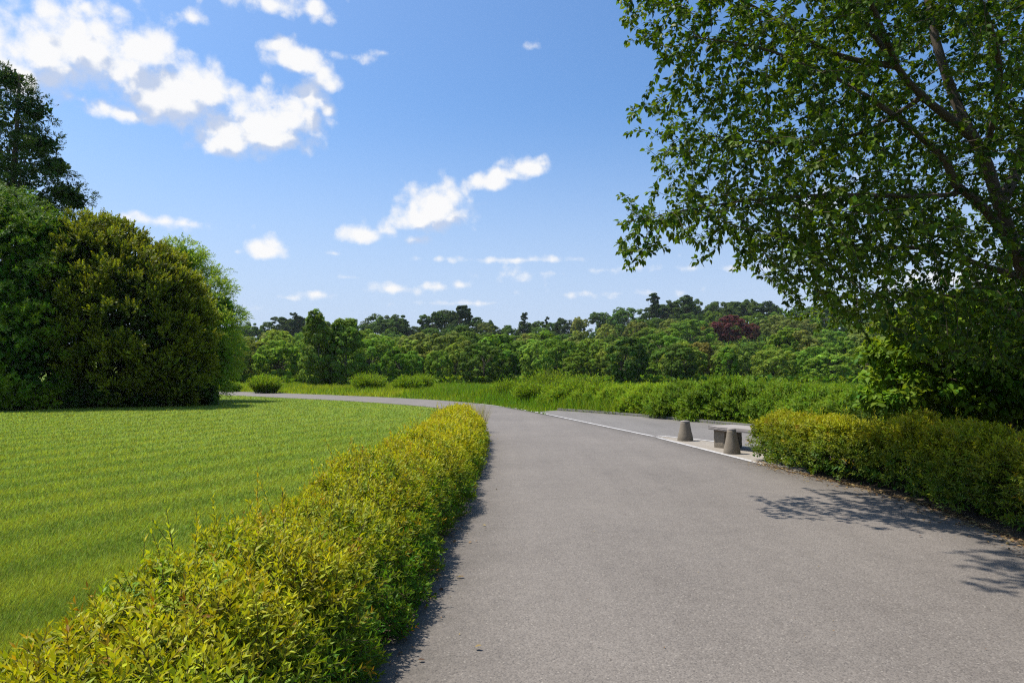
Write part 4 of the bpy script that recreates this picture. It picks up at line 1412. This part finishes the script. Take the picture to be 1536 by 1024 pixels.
# ------------------------------------------------------------------ sun, sky and clouds
SUN_EL, SUN_AZ = math.radians(62), math.radians(-66)      # azimuth from +Y (view direction), negative = left
sd = Vector((math.sin(SUN_AZ) * math.cos(SUN_EL), math.cos(SUN_AZ) * math.cos(SUN_EL), math.sin(SUN_EL)))
ld = bpy.data.lights.new('sun', 'SUN')
ld.energy = 4.7
ld.angle = math.radians(.53)
ld.color = (1, .955, .88)
lo = bpy.data.objects.new('sun', ld)
COL.objects.link(lo)
lo.rotation_euler = sd.to_track_quat('Z', 'Y').to_euler()
lo.location = (-20, 10, 30)

w = bpy.data.worlds.new('World')
S.world = w
w.use_nodes = True
nt = w.node_tree
for n in list(nt.nodes):
    nt.nodes.remove(n)
out = N(nt, 'ShaderNodeOutputWorld')
sky = N(nt, 'ShaderNodeTexSky', sky_type='NISHITA')
sky.sun_disc = False
sky.sun_elevation = SUN_EL
sky.sun_rotation = SUN_AZ
sky.altitude = 0
sky.air_density = 1.0
sky.dust_density = 1.6
sky.ozone_density = 2.2
hs = N(nt, 'ShaderNodeHueSaturation')
nt.links.new(sky.outputs[0], hs.inputs['Color'])
hs.inputs['Saturation'].default_value = 1.14
bg = N(nt, 'ShaderNodeBackground')
nt.links.new(mixc(nt, 1.0, hs.outputs[0], (.80, .985, 1.13, 1), 'MULTIPLY'), bg.inputs[0])
bg.inputs[1].default_value = .108

# clouds: puffs at given bearings and heights of the sky, broken up with noise
gen = N(nt, 'ShaderNodeTexCoord').outputs['Generated']
sx = N(nt, 'ShaderNodeSeparateXYZ'); nt.links.new(gen, sx.inputs[0])
azm = mth(nt, 'ARCTAN2', sx.outputs[0], sx.outputs[1])
elv = mth(nt, 'ARCSINE', sx.outputs[2])
cb = N(nt, 'ShaderNodeCombineXYZ'); nt.links.new(azm, cb.inputs[0]); nt.links.new(elv, cb.inputs[1])
uv = cb.outputs[0]


def azel(x, y):
    r = ray(x, y); r = r / np.linalg.norm(r)
    return math.atan2(r[0], r[1]), math.asin(r[2])


# x, y, half width, half height (photograph pixels), softness (0 firm .. .6 thin)
PUFFS = [(70, 78, 95, 52, 0), (150, 72, 85, 48, 0), (215, 72, 48, 40, 0), (110, 60, 60, 45, 0), (20, 100, 70, 45, .05), (-40, 80, 80, 60, 0), (60, 118, 75, 28, .18),
         (240, 125, 55, 38, 0), (290, 130, 58, 34, 0), (255, 155, 75, 30, 0), (185, 170, 48, 17, .05), (335, 135, 25, 14, .1),
         (345, 208, 46, 27, 0), (395, 178, 55, 40, 0), (440, 172, 46, 34, .03), (400, 205, 60, 24, .05), (466, 138, 22, 36, .04), (465, 100, 24, 22, .06), (432, 86, 30, 20, .04), (412, 68, 18, 14, .06), (478, 118, 24, 22, .03), (452, 95, 30, 20, .03), (490, 165, 22, 14, .2),
         (530, 88, 34, 11, .22), (575, 80, 22, 8, .28),
         (400, 0, 78, 24, .12), (465, 10, 40, 26, .12), (290, 28, 30, 14, .3), (20, 12, 50, 18, .3),
         (655, 312, 42, 32, 0), (625, 328, 34, 18, .02), (675, 322, 26, 20, .04), (545, 350, 36, 14, .08), (575, 344, 20, 14, .1), (628, 360, 24, 9, .25),
         (735, 270, 34, 16, .06), (790, 250, 27, 16, .06), (765, 262, 26, 12, .1), (815, 246, 16, 9, .2),
         (403, 376, 26, 15, .08), (355, 378, 14, 7, .2), (500, 380, 18, 6, .3),
         (600, 434, 40, 12, .22), (650, 430, 26, 9, .22), (690, 428, 18, 8, .25), (770, 412, 38, 13, .24), (830, 410, 40, 8, .28), (900, 406, 40, 8, .28), (940, 402, 20, 8, .28), (1040, 402, 55, 9, .26), (1110, 402, 40, 8, .25),
         (780, 390, 160, 7, .33), (240, 332, 110, 11, .30), (800, 70, 18, 10, .3), (518, 416, 22, 7, .25), (480, 442, 26, 9, .2), (430, 446, 18, 7, .25), (125, 150, 16, 9, .3), (330, 460, 60, 8, .3), (700, 455, 120, 6, .36), (930, 440, 120, 8, .36),
         (1250, 300, 60, 30, .2), (1400, 420, 90, 20, .2)]

grp = bpy.data.node_groups.new('cloud_field', 'ShaderNodeTree')
grp.interface.new_socket('Vector', in_out='INPUT', socket_type='NodeSocketVector')
grp.interface.new_socket('Field', in_out='OUTPUT', socket_type='NodeSocketFloat')
gi = grp.nodes.new('NodeGroupInput'); go = grp.nodes.new('NodeGroupOutput')
acc = None
for (x, y, rx, ry, soft) in PUFFS:
    if y > 385:
        soft, rx = soft + .05, rx * 1.35
    if soft < .15:
        y, ry = y + .22 * ry, ry * 1.22
    a_, e_ = azel(x, y)
    a1, _ = azel(x + rx, y); a0, _ = azel(x - rx, y)
    _, e1 = azel(x, y - ry); _, e0 = azel(x, y + ry)
    sb_ = N(grp, 'ShaderNodeVectorMath', operation='SUBTRACT'); grp.links.new(gi.outputs[0], sb_.inputs[0]); sb_.inputs[1].default_value = (a_, e_, 0)
    ml = N(grp, 'ShaderNodeVectorMath', operation='MULTIPLY'); grp.links.new(sb_.outputs[0], ml.inputs[0]); ml.inputs[1].default_value = (2 / (a1 - a0), 2 / (e1 - e0), 0)
    fl = N(grp, 'ShaderNodeVectorMath', operation='MULTIPLY'); grp.links.new(ml.outputs[0], fl.inputs[0]); fl.inputs[1].default_value = (1, -1.8 if soft < .15 else -1, 1)
    mx_ = N(grp, 'ShaderNodeVectorMath', operation='MAXIMUM'); grp.links.new(ml.outputs[0], mx_.inputs[0]); grp.links.new(fl.outputs[0], mx_.inputs[1])
    le = N(grp, 'ShaderNodeVectorMath', operation='LENGTH'); grp.links.new(mx_.outputs[0], le.inputs[0])
    v_ = mth(grp, 'MULTIPLY_ADD', le.outputs['Value'], -(1 - soft * .9), (1.32 if soft < .1 else 1.08) - soft * 2.1)
    acc = v_ if acc is None else mth(grp, 'SMOOTH_MAX', acc, v_, .18)
grp.links.new(acc, go.inputs[0])


def field(vec):
    n_ = nt.nodes.new('ShaderNodeGroup'); n_.node_tree = grp
    nt.links.new(vec, n_.inputs[0])
    return n_.outputs[0]


def dens(vec, det=9):
    f_ = field(vec)
    n1 = N(nt, 'ShaderNodeTexNoise'); nt.links.new(vec, n1.inputs['Vector'])
    n1.inputs['Scale'].default_value = 24; n1.inputs['Detail'].default_value = det; n1.inputs['Roughness'].default_value = .56; n1.inputs['Distortion'].default_value = .25
    vor = N(nt, 'ShaderNodeTexVoronoi', feature='SMOOTH_F1'); 
    wv = N(nt, 'ShaderNodeVectorMath', operation='MULTIPLY_ADD'); nt.links.new(n1.outputs['Color'], wv.inputs[0]); wv.inputs[1].default_value = (.02, .02, 0); nt.links.new(vec, wv.inputs[2])
    nt.links.new(wv.outputs[0], vor.inputs['Vector']); vor.inputs['Scale'].default_value = 44; vor.inputs['Smoothness'].default_value = .6
    a_ = mth(nt, 'MULTIPLY_ADD', mth(nt, 'SUBTRACT', n1.outputs[0], .5), 1.45, f_)
    if det > 5:
        n2 = N(nt, 'ShaderNodeTexNoise'); nt.links.new(vec, n2.inputs['Vector'])
        n2.inputs['Scale'].default_value = 85; n2.inputs['Detail'].default_value = 6; n2.inputs['Roughness'].default_value = .6
        a_ = mth(nt, 'MULTIPLY_ADD', mth(nt, 'SUBTRACT', n2.outputs[0], .5), .9, a_)
    return mth(nt, 'MULTIPLY_ADD', mth(nt, 'SUBTRACT', .42, vor.outputs['Distance']), 1.15, a_)


d1 = dens(uv)
off = N(nt, 'ShaderNodeVectorMath', operation='ADD'); nt.links.new(uv, off.inputs[0]); off.inputs[1].default_value = (-.008, .034, 0)
d2 = dens(off.outputs[0], 5)
mr = N(nt, 'ShaderNodeMapRange', interpolation_type='SMOOTHSTEP'); nt.links.new(d1, mr.inputs[0])
mr.inputs[1].default_value = -.30; mr.inputs[2].default_value = .78
alpha = mth(nt, 'MULTIPLY', mr.outputs[0], .97)
mr2 = N(nt, 'ShaderNodeMapRange', interpolation_type='SMOOTHSTEP'); nt.links.new(mth(nt, 'MULTIPLY_ADD', d1, -.62, d2), mr2.inputs[0])
mr2.inputs[1].default_value = -.02; mr2.inputs[2].default_value = .52
ccol = mixc(nt, mr2.outputs[0], (1.0, .995, .99, 1), (.56, .65, .84, 1))  # grey undersides: cloud shade put into the colour
cbg = N(nt, 'ShaderNodeBackground'); nt.links.new(ccol, cbg.inputs[0]); cbg.inputs[1].default_value = .70
ms = N(nt, 'ShaderNodeMixShader')
nt.links.new(alpha, ms.inputs[0]); nt.links.new(bg.outputs[0], ms.inputs[1]); nt.links.new(cbg.outputs[0], ms.inputs[2])
# thin pale haze towards the horizon
hz = N(nt, 'ShaderNodeMapRange', interpolation_type='SMOOTHSTEP'); nt.links.new(elv, hz.inputs[0])
hz.inputs[1].default_value = .40; hz.inputs[2].default_value = -.02; hz.inputs[3].default_value = 0; hz.inputs[4].default_value = .92
hbg = N(nt, 'ShaderNodeBackground'); hbg.inputs[0].default_value = (.63, .74, .98, 1); hbg.inputs[1].default_value = .66
mh = N(nt, 'ShaderNodeMixShader'); nt.links.new(hz.outputs[0], mh.inputs[0]); nt.links.new(bg.outputs[0], mh.inputs[1]); nt.links.new(hbg.outputs[0], mh.inputs[2])
nt.links.new(mh.outputs[0], ms.inputs[1])
nt.links.new(ms.outputs[0], out.inputs[0])
w.cycles.sampling_method = 'MANUAL'
w.cycles.sample_map_resolution = 512

# ------------------------------------------------------------------ haze
hv, hnt, hout = new_mat('haze_air')
pv = N(hnt, 'ShaderNodeVolumePrincipled')
pv.inputs['Color'].default_value = (.80, .88, 1.0, 1)
pv.inputs['Density'].default_value = .00008
hnt.links.new(pv.outputs[0], hout.inputs['Volume'])
hb = bpy.data.meshes.new('haze')
hx = [(-1600, 1600), (-200, 2500), (-2, 60)]
hb.from_pydata([(x, y, z) for x in hx[0] for y in hx[1] for z in hx[2]], [], [(0, 1, 3, 2), (4, 6, 7, 5), (0, 4, 5, 1), (2, 3, 7, 6), (0, 2, 6, 4), (1, 5, 7, 3)])
hb.materials.append(hv)
structure('haze', hb, 'stuff', 'thin summer haze in the air')

# ------------------------------------------------------------------ render settings
S.render.engine = 'CYCLES'
S.view_settings.view_transform = 'Standard'
S.view_settings.look = 'None'
S.view_settings.gamma = 1
S.view_settings.exposure = .5
S.cycles.max_bounces = 7
S.cycles.diffuse_bounces = 3
S.cycles.glossy_bounces = 2
S.cycles.transmission_bounces = 4
S.cycles.transparent_max_bounces = 4
S.cycles.sample_clamp_indirect = 6
S.cycles.use_denoising = False
S.cycles.filter_width = 1.2
hv.cycles.homogeneous_volume = True
